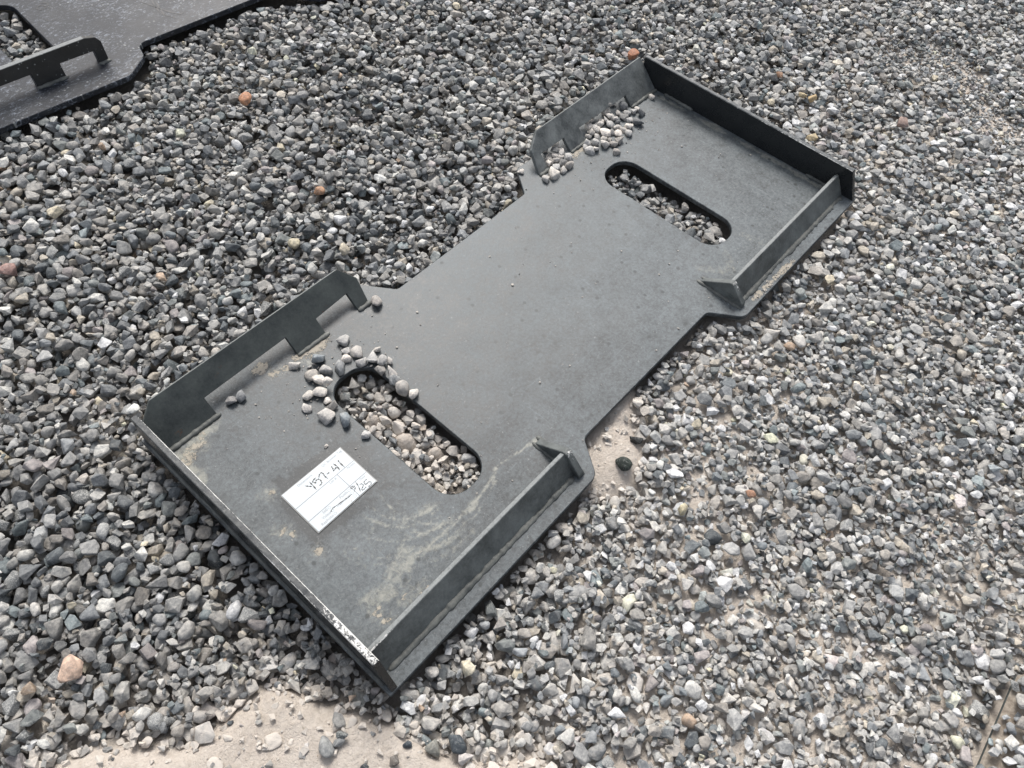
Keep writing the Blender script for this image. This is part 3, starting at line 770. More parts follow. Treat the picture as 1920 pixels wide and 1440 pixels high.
for i, ((u, v, l, w), (lab, c)) in enumerate(zip(ACC, ACC_INFO)):
    k = 1.0; c = tuple(min(.75, q * (1.25 if max(c) - min(c) < .12 else 1.0) * .80 + .20 * sum(c) / 3) for q in c)
    set_stone(u, -v, l * 1.05, w * 1.05, c, 'stone', lab, 'stone', None, False, dust=.05 if sum(c) < .3 else .12, tplset=0, alpha=.7 if i in (15, 27) else 0)

# prune stones that cannot be seen
keep = []
for s in stones:
    fp = s[6]; nx, ny, lo, hi = fp; ix, iy = s[4], s[5]
    w = H[iy - ny:iy + ny + 1, ix - nx:ix + nx + 1]
    if BLOCK[iy, ix] and BLOCK[max(0, iy - 12):iy + 13, max(0, ix - 12):ix + 13].all(): continue
    wb = np.where(w > .5, -.02, w)
    m = (hi + s[3][2]) > wb - .0045
    q = m.sum() / max(1, np.isfinite(hi).sum())
    if q < .09: continue
    if q < .32: s[0] = NT_TOP + int(rng.integers(0, 8))
    elif s[0] < NT_TOP and (s[3][0] + .666) ** 2 + (s[3][1] + .664) ** 2 > 1.75: s[0] = NT_TOP + 8 + int(rng.integers(0, 24))
    keep.append(s)
print('stones placed', len(stones), 'kept', len(keep))

def build_stones(name, items):
    """one mesh with all the loose gravel, colour and dust stored per vertex"""
    VS, FS, CS, DS, SM = [], [], [], [], []
    base = 0
    groups = {}
    for s in items: groups.setdefault(int(s[0]), []).append(s)
    for t, lst in groups.items():
        V, F, flat = TPL[t]
        R = np.array([s[1] for s in lst]); A = np.array([s[2] for s in lst]); P = np.array([s[3] for s in lst])
        W = np.einsum('nij,nvj->nvi', R, V[None] * A[:, None, :]) + P[:, None, :]
        n, nv = len(lst), len(V)
        C = np.array([[*s[7], s[8]] for s in lst]); D = np.array([s[9] for s in lst])
        VS.append(W.reshape(-1, 3)); CS.append(np.repeat(C, nv, axis=0)); DS.append(np.repeat(D, nv))
        FS.append((F[None] + (np.arange(n) * nv)[:, None, None]).reshape(-1, 3) + base)
        SM.append(np.full(n * len(F), not flat))
        base += n * nv
    V = np.concatenate(VS).astype(np.float32); F = np.concatenate(FS).astype(np.int32)
    me = bpy.data.meshes.new(name)
    me.vertices.add(len(V)); me.vertices.foreach_set('co', V.ravel())
    me.loops.add(F.size); me.loops.foreach_set('vertex_index', F.ravel())
    me.polygons.add(len(F)); me.polygons.foreach_set('loop_start', np.arange(len(F), dtype=np.int32) * 3)
    me.polygons.foreach_set('use_smooth', np.concatenate(SM))
    me.update(calc_edges=True)
    ca = me.attributes.new('col', 'FLOAT_COLOR', 'POINT'); ca.data.foreach_set('color', np.concatenate(CS).astype(np.float32).ravel())
    vattr(me, 'dust', np.concatenate(DS))
    print(name, len(F), 'tris')
    return me
for s in keep:
    x, y, z = s[3]
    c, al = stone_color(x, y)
    bf = field(BF, x, y); df = field(DF, x, y)
    deep = max(0.0, min(1.0, (-.013 - z) / .014))
    d = bf * .95 + df * (.22 + .6 * deep) + rng.normal(0, .20) * (df + bf + .05)
    if rng.random() < .18: d -= .35
    if -.365 < x < -.275 and -.375 < y < -.11: d = rng.normal(.50, .22) * (1 if y < -.16 else .6)
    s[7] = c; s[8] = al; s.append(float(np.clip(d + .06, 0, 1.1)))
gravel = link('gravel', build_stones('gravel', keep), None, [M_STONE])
tag(gravel, 'grey crushed stone gravel covering the yard around the steel plates', 'gravel', kind='stuff')

# ------------------------------------------------------------------ ground sheets
def grid_ground():
    st = 3
    xs = gx[::st]; ys = gy[::st]
    Z = GZ[::st, ::st]; B = np.maximum(np.maximum(BF, DF * .5), PACK * .55)[::st, ::st]
    xx, yy = np.meshgrid(xs, ys)
    lump = (fbm(N1, xx, yy, 42, 3) - .5) * .006 * B
    Z = Z + lump
    ny, nx = Z.shape
    V = np.column_stack([xx.ravel(), yy.ravel(), Z.ravel()]).astype(np.float32)
    i = np.arange((ny - 1) * (nx - 1)); r = i // (nx - 1); c = i % (nx - 1)
    a = r * nx + c
    F = np.column_stack([a, a + 1, a + nx + 1, a + nx]).astype(np.int32)
    me = bpy.data.meshes.new('ground')
    me.vertices.add(len(V)); me.vertices.foreach_set('co', V.ravel())
    me.loops.add(F.size); me.loops.foreach_set('vertex_index', F.ravel())
    me.polygons.add(len(F)); me.polygons.foreach_set('loop_start', np.arange(len(F), dtype=np.int32) * 4)
    me.polygons.foreach_set('use_smooth', np.ones(len(F), bool))
    me.update(calc_edges=True)
    vattr(me, 'bare', B.ravel())
    return me
tag(link('ground', grid_ground(), None, [M_GROUND]), kind='structure')
me = bpy.data.meshes.new('yard')
a = 40
o_ = [(-a, -a, -.03), (a, -a, -.03), (a, a, -.03), (-a, a, -.03)]
i_ = [(X0 + .01, Y0 + .01, -.045), (X1 - .01, Y0 + .01, -.045), (X1 - .01, Y1 - .01, -.045), (X0 + .01, Y1 - .01, -.045)]
me.from_pydata(o_ + i_, [], [(0, 1, 5, 4), (1, 2, 6, 5), (2, 3, 7, 6), (3, 0, 4, 7)])
tag(link('yard_ground', me, None, [far_gravel_mat()]), kind='structure')

# crumbs of dust and grit on the bare patches
pts = sample_points(85000)
its = []
for x, y in pts:
    bf = field(BF, x, y); df = field(DF, x, y)
    p = .30 * bf + .28 * df
    if field(BLOCK, x, y) or rng.random() > p: continue
    z0 = field(H, x, y)
    if z0 > field(GZ, x, y) + .004: continue
    a = float(np.exp(rng.normal(math.log(.0019), .45)))
    if rng.random() < .16: a = rng.uniform(.003, .0058)
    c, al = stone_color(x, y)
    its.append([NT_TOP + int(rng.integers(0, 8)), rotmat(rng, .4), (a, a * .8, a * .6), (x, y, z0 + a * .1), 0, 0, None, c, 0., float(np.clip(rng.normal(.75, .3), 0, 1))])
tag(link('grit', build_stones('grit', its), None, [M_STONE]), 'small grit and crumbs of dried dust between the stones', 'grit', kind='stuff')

# ------------------------------------------------------------------ main steel plate
plate = empty('mounting_plate', (0, 0, 0))
tag(plate, 'long dusty black steel mounting plate with two slots and raised flanges lying across the gravel', 'steel plate')
VF, LF, HF = .0409, -.0505, .0484
VR, LR, HR = .4604, -.0218, .0334
HE = .0536

me = plate_mesh(OUT1, [SL1, SL2], .008, .0028, M_BASE)
P = coords(me); u = P[:, 0].astype(float); v = -P[:, 1].astype(float); top = P[:, 2] > -.0005
film = .50 + .26 * (fbm(N1, u, v, 4, 4) - .5) * 2
film += .17 * sstep(-.34, .25, u) - .13
film -= .12 * (1 - sstep(.0, .16, v)) * (u < -.2)
film += .18 * (1 - sstep(0, .09, np.abs(v - .25))) * (np.abs(u) < .24) * .4  # middle of the plate lightened, its sheen painted into the film
for a in SMUDGE:
    film -= .60 * (1 - sstep(.001, .009, seg_dist(u, v, a) + (fbm(N2, u, v, 160, 2) - .5) * .004))
dt = seg_dist(u, v, [(-.505, .20), (-.405, .20), (-.405, .275), (-.505, .275), (-.505, .20)])
film -= .28 * (1 - sstep(.002, .030, dt + (fbm(N3, u, v, 60, 3) - .5) * .04))
film -= .35 * (1 - sstep(.0, .0022, np.abs(v - .0375))) * (np.abs(u) > .2)
pale = np.zeros(len(u))
cu_, cv_ = -.372, .292
rr_ = np.hypot(u - cu_, (v - cv_) * 1.05) + (fbm(N1, u, v, 9, 3) - .5) * .020
th_ = np.arctan2(v - cv_, u - cu_)
win = sstep(math.radians(70), math.radians(105), th_) * (1 - sstep(math.radians(165), math.radians(186), th_) * 1.0) * (th_ > 0)
st_ = N3(rr_ * 420 + 5, th_ * 1.2 + 3) * .6 + N2(rr_ * 150, th_ * .8 + 7) * .4
rw = sstep(.035, .055, rr_) * (1 - sstep(.115, .165, rr_))
pale = np.maximum(pale, win * rw * (sstep(.48, .78, st_) * .52 + .20))
for a in (ARCS[0], ARCS[4]):
    pale = np.maximum(pale, .60 * (1 - sstep(.0002, .0019, seg_dist(u, v, a) + (fbm(N3, u, v, 60, 3) - .5) * .004)))
d = seg_dist(u, v, TRAIL); wd = .0035 + .011 * (1 - sstep(-.50, -.30, u))
pale = np.maximum(pale, .60 * (1 - sstep(.0, 1.7, d / wd + (fbm(N2, u, v, 38, 4) - .5) * 3.4)))
d2 = seg_dist(u + (fbm(N1, u, v, 45, 3) - .5) * .012, v + (fbm(N2, u, v, 45, 3) - .5) * .012, TRAIL[:9])
pale = np.maximum(pale, .90 * (1 - sstep(.0004, .0022, d2)) * (.55 + .6 * fbm(N3, u, v, 40, 2)))
d3 = seg_dist(u + (fbm(N3, u, v, 38, 3) - .5) * .016, v + (fbm(N1, u, v, 38, 3) - .5) * .016, [(x, y + .008) for x, y in TRAIL[3:12]])
pale = np.maximum(pale, .70 * (1 - sstep(.0006, .0026, d3)) * (.4 + .7 * fbm(N1, u, v, 40, 2)))
pale = np.maximum(pale, .38 * (1 - sstep(.0, .05, np.hypot(u + .42, v - .34))))
# soil washed into the two inner corners and along the far end plate
pale = np.maximum(pale, .75 * (1 - sstep(.003, .024, seg_dist(u, v, [(-.562, .10), (-.560, .062), (-.50, .046)]) + (fbm(N1, u, v, 50, 3) - .5) * .02)))
pale = np.maximum(pale, .66 * (1 - sstep(.001, .010, seg_dist(u, v, [(.553, .06), (.556, .26), (.556, .45)]) + (fbm(N2, u, v, 45, 3) - .5) * .022)))
pale = np.maximum(pale, .50 * (1 - sstep(.001, .010, np.abs(v - .487) + .004 + (fbm(N3, u, v, 60, 3) - .5) * .012)) * (u < -.2))
pale = np.maximum(pale, .40 * (1 - sstep(.001, .012, seg_dist(u, v, [(.30, .375), (.26, .42), (.23, .37)]) + (fbm(N3, u, v, 40, 3) - .5) * .02)))
pale = np.maximum(pale, .35 * (1 - sstep(.001, .014, seg_dist(u, v, [(.345, .38), (.36, .44)]) + (fbm(N1, u, v, 40, 3) - .5) * .02)))
mud = np.zeros(len(u))
for (a, b) in PATCH: pale = np.maximum(pale, .46 * (1 - sstep(.002, .026, np.hypot(u - a, v - b) + (fbm(N2, u, v, 50, 3) - .5) * .03)))
for k, (a, b) in enumerate(PATCH):
    r = [.010, .007, .007, .012, .010][k] if k < 5 else .0036
    mud = np.maximum(mud, .78 * (1 - sstep(r * .3, r * 1.5, np.hypot((u - a) * .6, v - b) + (fbm(N1, u, v, 120, 3) - .5) * .012)))
mud = np.maximum(mud, .80 * (1 - sstep(.001, .0075, seg_dist(u, v, [(.235, .474), (.30, .4765), (.36, .479)]) + (fbm(N2, u, v, 80, 3) - .5) * .012)))
mud = np.maximum(mud, .72 * (1 - sstep(.001, .012, seg_dist(u, v, [(.29, .049), (.34, .046)]) + (fbm(N2, u, v, 90, 3) - .5) * .010)))
mud = np.maximum(mud, .60 * (1 - sstep(.002, .016, seg_dist(u, v, [(-.560, .066), (-.515, .052)]) + (fbm(N3, u, v, 70, 3) - .5) * .02)))
mud = np.maximum(mud, .62 * (1 - sstep(.001, .006, seg_dist(u, v, [(-.395, .043), (-.285, .048)]) + (fbm(N2, u, v, 110, 3) - .5) * .016)))
film = np.where(top, film, .12)
vattr(me, 'film', film); vattr(me, 'pale', pale * top); vattr(me, 'mud', mud * top)
link('base_plate', me, plate, [M_BASE])

def chip_attr(me, fn, lit_crest=None):
    P = coords(me).astype(float); vattr(me, 'chip', fn(P))
    if lit_crest: vattr(me, 'lit_crest', lit_crest(P))
def end_plate(sgn):
    """upright plate across one end, its crest finely cut so that chipped paint can follow the edges"""
    xi = .566 * sgn; xo = .5745 * sgn
    n = 190; rows = 8
    y0t, y1t = -.001, -.4571
    y0b, y1b = -.001, -.4825
    zb = -.0005
    verts = []; faces = []
    for i in range(n + 1):
        t = i / n
        yt = y0t + (y1t - y0t) * t; yb = y0b + (y1b - y0b) * t
        wob = .0007 * (float(N1(np.array([t * 60.]), np.array([3.]))[0]) - .5)
        for k in range(rows + 1):
            s = k / rows
            ed = .0010 if k in (0, rows) else 0.0
            verts.append((xi + (xo - xi) * s, yt, HE - ed + wob))
        zr = HE - .0022; q = .0022 / HE
        verts.append((xi, yt + (yb - yt) * q, zr)); verts.append((xo, yt + (yb - yt) * q, zr))
        verts.append((xi, yb, zb)); verts.append((xo, yb, zb))
    m_ = rows + 5
    for i in range(n):
        a = i * m_; b = a + m_
        for k in range(rows): faces.append((a + k, a + k + 1, b + k + 1, b + k))
        faces.append((a, b, b + rows + 1, a + rows + 1))
        faces.append((a + rows, a + rows + 2, b + rows + 2, b + rows))
        faces.append((a + rows + 1, b + rows + 1, b + rows + 3, a + rows + 3))
        faces.append((a + rows + 2, a + rows + 4, b + rows + 4, b + rows + 2))
        faces.append((a + rows + 3, b + rows + 3, b + rows + 4, a + rows + 4))
    for i in (0, n):
        a = i * m_; f = tuple(a + k for k in range(rows + 1)) + (a + rows + 2, a + rows + 4, a + rows + 3, a + rows + 1)
        faces.append(f if i == 0 else f[::-1])
    me = bpy.data.meshes.new('end'); me.from_pydata(verts, [], faces)
    bm = bmesh.new(); bm.from_mesh(me); bmesh.ops.recalc_face_normals(bm, faces=bm.faces); bm.to_mesh(me); bm.free()
    def fn(P):
        s = (P[:, 0] - xi) / (xo - xi); t = -P[:, 1] / .457
        topm = P[:, 2] > HE - .0019
        w = fbm(N2, t * 9, s, 2.2, 3)
        if sgn < 0:
            inner = (1 - sstep(.0, .22, s)) * (.50 + .45 * sstep(.02, .12, t)); outer = sstep(.76, 1.0, s) * (.12 + .70 * sstep(.52, .62, t))
            body = .70 * sstep(.70, .90, t)
            c = np.maximum(np.maximum(inner, outer), body) * (.62 + .7 * w)
        else:
            inner = (1 - sstep(.0, .30, s)) * (.30 + .45 * sstep(.3, .9, t)); c = inner * (.6 + .8 * w)
        return np.where(topm, c, 0)
    chip_attr(me, fn, lambda P: (P[:, 2] > HE - .0019) * (.22 if sgn < 0 else .40))  # crest painted lighter, as if it caught the light
    return link('end_plate', me, plate, [M_END])
eA = end_plate(-1); eB = end_plate(1)
eA['label'] = 'near end plate with chipped white edges'
eB['label'] = 'far end plate, glossy black inside'
for e, s in ((eA, -1), (eB, 1)):
    link('weld_bead', bead((s * .5655, -.062, .001), (s * .5655, -.130, .001), .0052, 31 + s, .8), e, [M_WELD])
    link('weld_bead', bead((s * .5655, -.385, .001), (s * .5655, -.456, .001), .0052, 33 + s, .8), e, [M_WELD])
    link('weld_bead', bead((s * .5752, -.02, -.0005), (s * .5752, -.47, -.0005), .0034, 35 + s, .9), e, [M_WELD])
    link('weld_bead', bead((s * .564, -.4560, .002), (s * .564, -.4360, .034), .0040, 37 + s, .9), e, [M_WELD])

nin = Vector((0, -(HF), 0)) ; 
ln = math.hypot(LF, HF)
N_OUT = Vector((0, HF / ln, LF / ln)) * .0072           # outward and down
def fl(u_, t): return Vector((u_, -(VF + LF * t), HF * t))
def flange(poly, m, s):
    me = prism([fl(a, b) for a, b in poly], N_OUT, .0007)
    P = coords(me).astype(float); sl = np.array([-LF, HF]) / ln
    tt = (P[:, 1] + VF) * sl[0] + P[:, 2] * sl[1]; mx = ln * max(b for a, b in poly)
    vattr(me, 'lit_crest', (tt > mx - .0003) * .55); vattr(me, 'chip', np.zeros(len(P)))  # top edge lightened in colour to read as lit
    o = link('notched_flange', me, plate, [m])
    return o
FA = [(-.5655, 0), (-.484, 0), (-.484, .43), (-.342, .45), (-.342, 0), (-.288, 0), (-.288, .40), (-.225, .45), (-.2245, 0), (-.203, 0),
      (-.197, .60), (-.217, 1), (-.541, 1), (-.5655, .72)]
FB = [(.5655, 0), (.484, 0), (.484, .36), (.341, .40), (.341, 0), (.297, 0), (.297, .42), (.233, .43), (.233, 0), (.207, 0),
      (.2175, .65), (.249, .98), (.5655, 1)]
fA = flange(FA, M_FLANGE, -1); fB = flange(FB, M_FLANGE_B, 1)
fA['label'] = 'near notched flange, dark with rust specks'
fB['label'] = 'far notched flange, dusty grey'
for f, segs in ((fA, [(-.563, -.484), (-.342, -.288), (-.2245, -.203)]), (fB, [(.484, .563), (.297, .341), (.207, .233)])):
    for k, (a, b) in enumerate(segs):
        a2, b2 = (a, b)
        link('weld_bead', bead((a2 - .001, -(VF + .0010), .0008), (b2 + .004, -(VF + .0010), .0008), .0050, 50 + k, .75), f, [M_WELD])

NR = Vector((0, HR, 0))
lr = math.hypot(LR, HR)
N_IN = Vector((0, HR / lr, LR / lr)) * .0078
def rl(u_, t): return Vector((u_, -(VR + LR * t), HR * t))
def rail(s):
    n = 170; verts = []; faces = []
    for i in range(n + 1):
        x = s * (.2145 + (.5655 - .2145) * i / n)
        wob = .0006 * (float(N2(np.array([x * 60.]), np.array([7.]))[0]) - .5)
        for t, off, dz in ((-.06, 0, 0), (.93, 0, 0), (.97, 0, 0), (1.0, .08, 0), (1.0, .5, 0), (1.0, .92, 0), (.97, 1, 0), (.93, 1, 0), (-.06, 1, 0)):
            p = rl(x, t) + N_IN * off; p.z += wob if t > .5 else 0
            verts.append(p)
    for i in range(n):
        for k in range(9):
            k2 = (k + 1) % 9
            faces.append((i * 9 + k, i * 9 + k2, (i + 1) * 9 + k2, (i + 1) * 9 + k))
    faces.append(tuple(range(9))); faces.append(tuple(n * 9 + k for k in range(9))[::-1])
    me = bpy.data.meshes.new('rail'); me.from_pydata([tuple(p) for p in verts], [], faces)
    bm = bmesh.new(); bm.from_mesh(me); bmesh.ops.recalc_face_normals(bm, faces=bm.faces); bm.to_mesh(me); bm.free()
    def fn(P):
        t = P[:, 2] > HR - .0018
        w = fbm(N3, P[:, 0] * 1.0, P[:, 1] * 0, 16, 3)
        near = 1 - sstep(-.555, -.47, P[:, 0])
        return np.where(t, (w - .45) * .8 + .42 * near * (s < 0) * (P[:, 1] < -(VR + LR) + .002), 0)
    chip_attr(me, fn, lambda P: (P[:, 2] > HR - .0085) * (P[:, 1] > -(VR + LR) + .0004) * .62)  # rail crest lightened to read as a lit, dusty band
    o = link('rail', me, plate, [M_RAIL])
    link('weld_bead', bead((s * .2165, -(VR + .0015), 0), (s * .560, -(VR + .0015), 0), .0058, 70 + s, .62, wob=.42), o, [M_WELD])
    link('weld_bead', bead((s * .222, -(VR - .0085), 0), (s * .560, -(VR - .0085), 0), .0038, 72 + s, .8), o, [M_WELD])
    return o
rA = rail(-1); rB = rail(1)
rA['label'] = 'near rail with rusty scraped crest'
rB['label'] = 'far rail with rust spots along the crest'
def gusset(s):
    x = s * .2145
    poly = [Vector((x, -.3900, .0)), Vector((x, -.3905, .003)), Vector((x, -.4365, .0350)), Vector((x, -.4420, .0350)), Vector((x, -.4690, .0070)), Vector((x, -.4700, .0))]
    o = link('gusset', prism(poly, (-s * .0108, 0, 0), .0009), plate, [M_RAIL])
    vattr(o.data, 'chip', (coords(o.data)[:, 2] > .0343) * .55 * (coords(o.data)[:, 1] < -.438))
    xi = s * .2030
    link('weld_bead', bead((xi, -.384, .0), (xi, -.470, .0), .0048, 80 + s, .8), o, [M_WELD])
    link('weld_bead', bead((x, -.386, .0), (x, -.436, .0), .0044, 82 + s, .8), o, [M_WELD])
    return o
gusset(-1); gusset(1)

# ------------------------------------------------------------------ second plate at the upper left
plate2 = empty('mounting_plate', (.045, .662, .002), TH2)
tag(plate2, 'glossy black steel mounting plate with pale flecks, cut off by the upper left corner', 'steel plate')
me = plate_mesh(OUT2, [SL3, SL4], .010, .02, M_SPECK)
link('base_plate', me, plate2, [M_SPECK])
def fl2(x, t): return Vector((x, .066 + .010 * t, .050 * t))
F2 = [(-.196, 0), (-.214, 0), (-.214, .48), (-.280, .50), (-.280, 0), (-.334, 0), (-.334, .50), (-.476, .50), (-.476, 0), (-.56, 0), (-.56, 1), (-.222, 1), (-.202, .90), (-.195, .72)]
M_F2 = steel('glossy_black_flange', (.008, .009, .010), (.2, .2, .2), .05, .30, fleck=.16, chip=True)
f2 = link('notched_flange', prism([fl2(a, b) for a, b in F2], (0, .0150, -.0030), .001), plate2, [M_F2])
P = coords(f2.data).astype(float); tt = P[:, 2] + (P[:, 1] - .066) * .2
vattr(f2.data, 'lit_crest', (tt > .0519) * .75); vattr(f2.data, 'chip', np.zeros(len(P)))  # upper face brightened in colour as if lit from above
for k, (a, b) in enumerate([(-.216, -.192), (-.336, -.276)]):
    link('weld_bead', bead((a, .0655, 0), (b, .0655, 0), .0055, 90 + k, .7), f2, [M_WELD])
M_INK = simple('black_marker', (.006, .006, .008), .35)
def ribbon(pl, w, z, taper=True, sub=6, tr=None):
    """flat pen stroke along a smooth line"""
    P = [np.array(p, float) for p in pl]
    Q = []
    for i in range(len(P) - 1):
        p0 = P[max(0, i - 1)]; p1 = P[i]; p2 = P[i + 1]; p3 = P[min(len(P) - 1, i + 2)]
        for j in range(sub):
            t = j / sub
            Q.append(.5 * ((2 * p1) + (p2 - p0) * t + (2 * p0 - 5 * p1 + 4 * p2 - p3) * t * t + (3 * p1 - p0 - 3 * p2 + p3) * t ** 3))
    Q.append(P[-1])
    V = []; F = []
    for i, q in enumerate(Q):
        t = Q[min(i + 1, len(Q) - 1)] - Q[max(i - 1, 0)]; t = t / (np.linalg.norm(t) + 1e-12)
        n = np.array([-t[1], t[0]])
        ww = w * (.75 + .5 * math.sin(i * 1.3 + len(pl))) * (.6 if taper and i in (0, len(Q) - 1) else 1)
        V += [(*(q + n * ww / 2), z), (*(q - n * ww / 2), z)]
    for i in range(len(Q) - 1): F.append((2 * i, 2 * i + 1, 2 * i + 3, 2 * i + 2))
    return V, F
def strokes(name, pls, w, z, parent, m):
    V = []; F = []
    for pl in pls:
        v_, f_ = ribbon(pl, w, z); b = len(V); V += v_; F += [tuple(i + b for i in f) for f in f_]; z += .00003
    me = bpy.data.meshes.new(name); me.from_pydata(V, [], F)
    bm = bmesh.new(); bm.from_mesh(me)
    for f in bm.faces:
        if f.normal.z < 0: f.normal_flip()
    bm.to_mesh(me); bm.free()
    return link(name, me, parent, [m])
def l2(uv):   # world (u, v) to second plate's own frame
    x = uv[0] - .045; y = -uv[1] - .662
    return (math.cos(-TH2) * x - math.sin(-TH2) * y, math.sin(-TH2) * x + math.cos(-TH2) * y)
SCR = [[(-.1388, -.9969), (-.1290, -.9900), (-.1330, -.9780), (-.1482, -.975), (-.1522, -.9837), (-.1427, -.9902), (-.1350, -.9780), (-.1330, -.9680)],
       [(.0075, -.8861), (.0098, -.8709), (.0177, -.8457), (.0228, -.8256), (.0389, -.7855), (.0533, -.7878)],
       [(.0301, -.8657), (.0199, -.836), (.0157, -.8064), (.0274, -.7782)], [(.0348, -.8615), (.0228, -.8256), (.0174, -.7998)],
       [(-.1884, -.8465), (-.1703, -.8487), (-.1458, -.8333)], [(-.1620, -.9400), (-.1560, -.9300), (-.1450, -.9260)], [(.0075, -.905), (.0040, -.8800)]]
for s_ in SCR: strokes('marker_stroke', [[l2(p) for p in s_]], .0030, .0004, plate2, M_INK)

# ------------------------------------------------------------------ dirt covered panel in the bottom right corner
def panel():
    o = empty('dirty_panel', (-.05, -1.18, -.006))
    tag(o, 'edge of a dirt covered dark steel sheet under gravel in the bottom right corner', 'steel sheet')
    pts = [Vector((x + .05, y + 1.18, 0)) for x, y in PANEL]
    m, nt, b = mat('dirt_on_sheet')
    v = objvec(nt); n2 = noise(nt, 70, 5, .7, v)
    nt.links.new(mix(nt, ramp(nt, n2, .35, .65), (.20, .165, .13), (.36, .315, .26)), b.inputs['Base Color'])
    b.inputs['Roughness'].default_value = .95
    bump(nt, b, n2, .8, .004)
    link('dirt_layer', prism([p + Vector((0, 0, -.0006)) for p in pts], (0, 0, -.0015), 0), o, [m])
    link('sheet', prism([p + Vector((0, 0, -.0024)) for p in pts], (0, 0, -.0052), .0005), o, [M_FLANGE])
panel()

# ------------------------------------------------------------------ stock tag
tg = empty('stock_tag', (-.4545, -.2368, .0006))
tag(tg, 'white rectangular paper tag with handwritten number lying on the near half of the plate', 'paper tag')
TC = [(-.502, -.1979), (-.5031, -.2726), (-.4059, -.2737), (-.403, -.2031)]
TC = [(-.5026, -.1998), (-.5030, -.2732), (-.4045, -.2732), (-.4041, -.2012)]
M_TAG = simple('white_card', (.60, .645, .665), .32, .3)
M_FILM = simple('clear_border', (.30, .30, .29), .25)
M_GREY = simple('grey_print', (.22, .23, .25), .5)
M_TXT = simple('grey_text', (.30, .31, .33), .5)
o0 = Vector((-.4545, -.2368, 0))
def tagsheet(name, grow, z0, th, m, curl):
    c = sum((Vector((x, y, 0)) for x, y in TC), Vector()) / 4
    n = 12; V = []; F = []
    q = [Vector((x, y, 0)) + (Vector((x, y, 0)) - c).normalized() * grow for x, y in TC]
    for lay in (0, 1):
        for i in range(n + 1):
            for j in range(n + 1):
                s, t = i / n, j / n
                p = (q[0] * (1 - s) + q[3] * s) * (1 - t) + (q[1] * (1 - s) + q[2] * s) * t - o0
                V.append((p.x, p.y, z0 + (th if lay else 0)))
    m2 = (n + 1) ** 2
    for i in range(n):
        for j in range(n):
            a = i * (n + 1) + j
            F.append((m2 + a, m2 + a + 1, m2 + a + n + 2, m2 + a + n + 1)); F.append((a, a + n + 1, a + n + 2, a + 1))
    rim = [i * (n + 1) for i in range(n + 1)] + [n * (n + 1) + j for j in range(1, n + 1)] + [i * (n + 1) + n for i in range(n - 1, -1, -1)] + [j for j in range(n - 1, 0, -1)]
    for a, b in zip(rim, rim[1:] + rim[:1]): F.append((a, b, m2 + b, m2 + a))
    me = bpy.data.meshes.new(name); me.from_pydata(V, [], F)
    bm = bmesh.new(); bm.from_mesh(me); bmesh.ops.recalc_face_normals(bm, faces=bm.faces); bm.to_mesh(me); bm.free()
    return link(name, me, tg, [m])
tagsheet('clear_sleeve', .0019, 0, .0005, M_FILM, 0)
tagsheet('card', 0, .0006, .0006, M_TAG, 0)
def tp(s, t):
    q = [Vector((x, y, 0)) for x, y in TC]
    return (q[0] * (1 - s) + q[3] * s) * (1 - t) + (q[1] * (1 - s) + q[2] * s) * t - o0
def rule(a, b, w=.00045):
    pa, pb = tp(*a), tp(*b)
    V, F = ribbon([(pa.x, pa.y), ((pa.x + pb.x) / 2, (pa.y + pb.y) / 2), (pb.x, pb.y)], w, 0, False, 1)
    return V, F
V = []; F = []
for k, (a, b) in enumerate([((0, .385), (1, .385)), ((0, .73), (1, .73)), ((.705, .385), (.705, 1))]):
    pa, pb = tp(*a), tp(*b); d = (pb - pa).normalized(); n = Vector((-d.y, d.x, 0)) * .0004; z = .00128 + .00003 * k
    b0 = len(V)
    V += [(p.x, p.y, z) for p in (pa + n, pa - n, pb - n, pb + n)]; F.append((b0, b0 + 1, b0 + 2, b0 + 3))
def rings(V, F, cx, cy, r, w, z):
    n = 20; b0 = len(V); p = tp(cx, cy)
    for k in range(n):
        a = 2 * PI * k / n
        V.append((p.x + r * math.cos(a), p.y + r * math.sin(a), z)); V.append((p.x + (r - w) * math.cos(a), p.y + (r - w) * math.sin(a), z))
    for k in range(n):
        k2 = (k + 1) % n; F.append((b0 + 2 * k, b0 + 2 * k2, b0 + 2 * k2 + 1, b0 + 2 * k + 1))
for cx, cy in ((.315, .785), (.315, .865), (.315, .945), (.66, .785), (.66, .865), (.66, .945)):
    rings(V, F, cx, cy, .0020, .0003, .00128)
me = bpy.data.meshes.new('printed_lines'); me.from_pydata(V, [], F)
bm = bmesh.new(); bm.from_mesh(me)
for f in bm.faces:
    if f.normal.z < 0: f.normal_flip()
bm.to_mesh(me); bm.free()
link('printed_lines', me, tg, [M_GREY])
def text(s, pos, size, align='LEFT'):
    cu = bpy.data.curves.new('text', 'FONT'); cu.body = s; cu.size = size; cu.align_x = align
    ob = bpy.data.objects.new('text', cu); col.objects.link(ob)
    dg = bpy.context.evaluated_depsgraph_get()
    me = bpy.data.meshes.new_from_object(ob.evaluated_get(dg))
    bpy.data.objects.remove(ob)
    p = tp(*pos)
    me.transform(Matrix.Translation((p.x, p.y, .00131)))
    me.materials.clear()
    o = link('printed_text', me, tg, [M_TXT]); return o
text('Dimensions', (.23, .085), .0050); text('QC Booster Tag', (.64, .085), .0050)
text('Lot #', (.55, .45), .0050); text('Notes', (.86, .45), .0050); text('Date', (.86, .79), .0045)
text('360', (.285, .805), .0056, 'RIGHT'); text('Video', (.285, .885), .0056, 'RIGHT'); text('Rephoto', (.285, .965), .0056, 'RIGHT')
text('Fluids', (.63, .805), .0056, 'RIGHT'); text('Inspection', (.63, .885), .0056, 'RIGHT')
def loc(pl): return [(a - o0.x, -b - o0.y) for a, b in pl]
names = ['Y57-41', '9/25', 'strike']
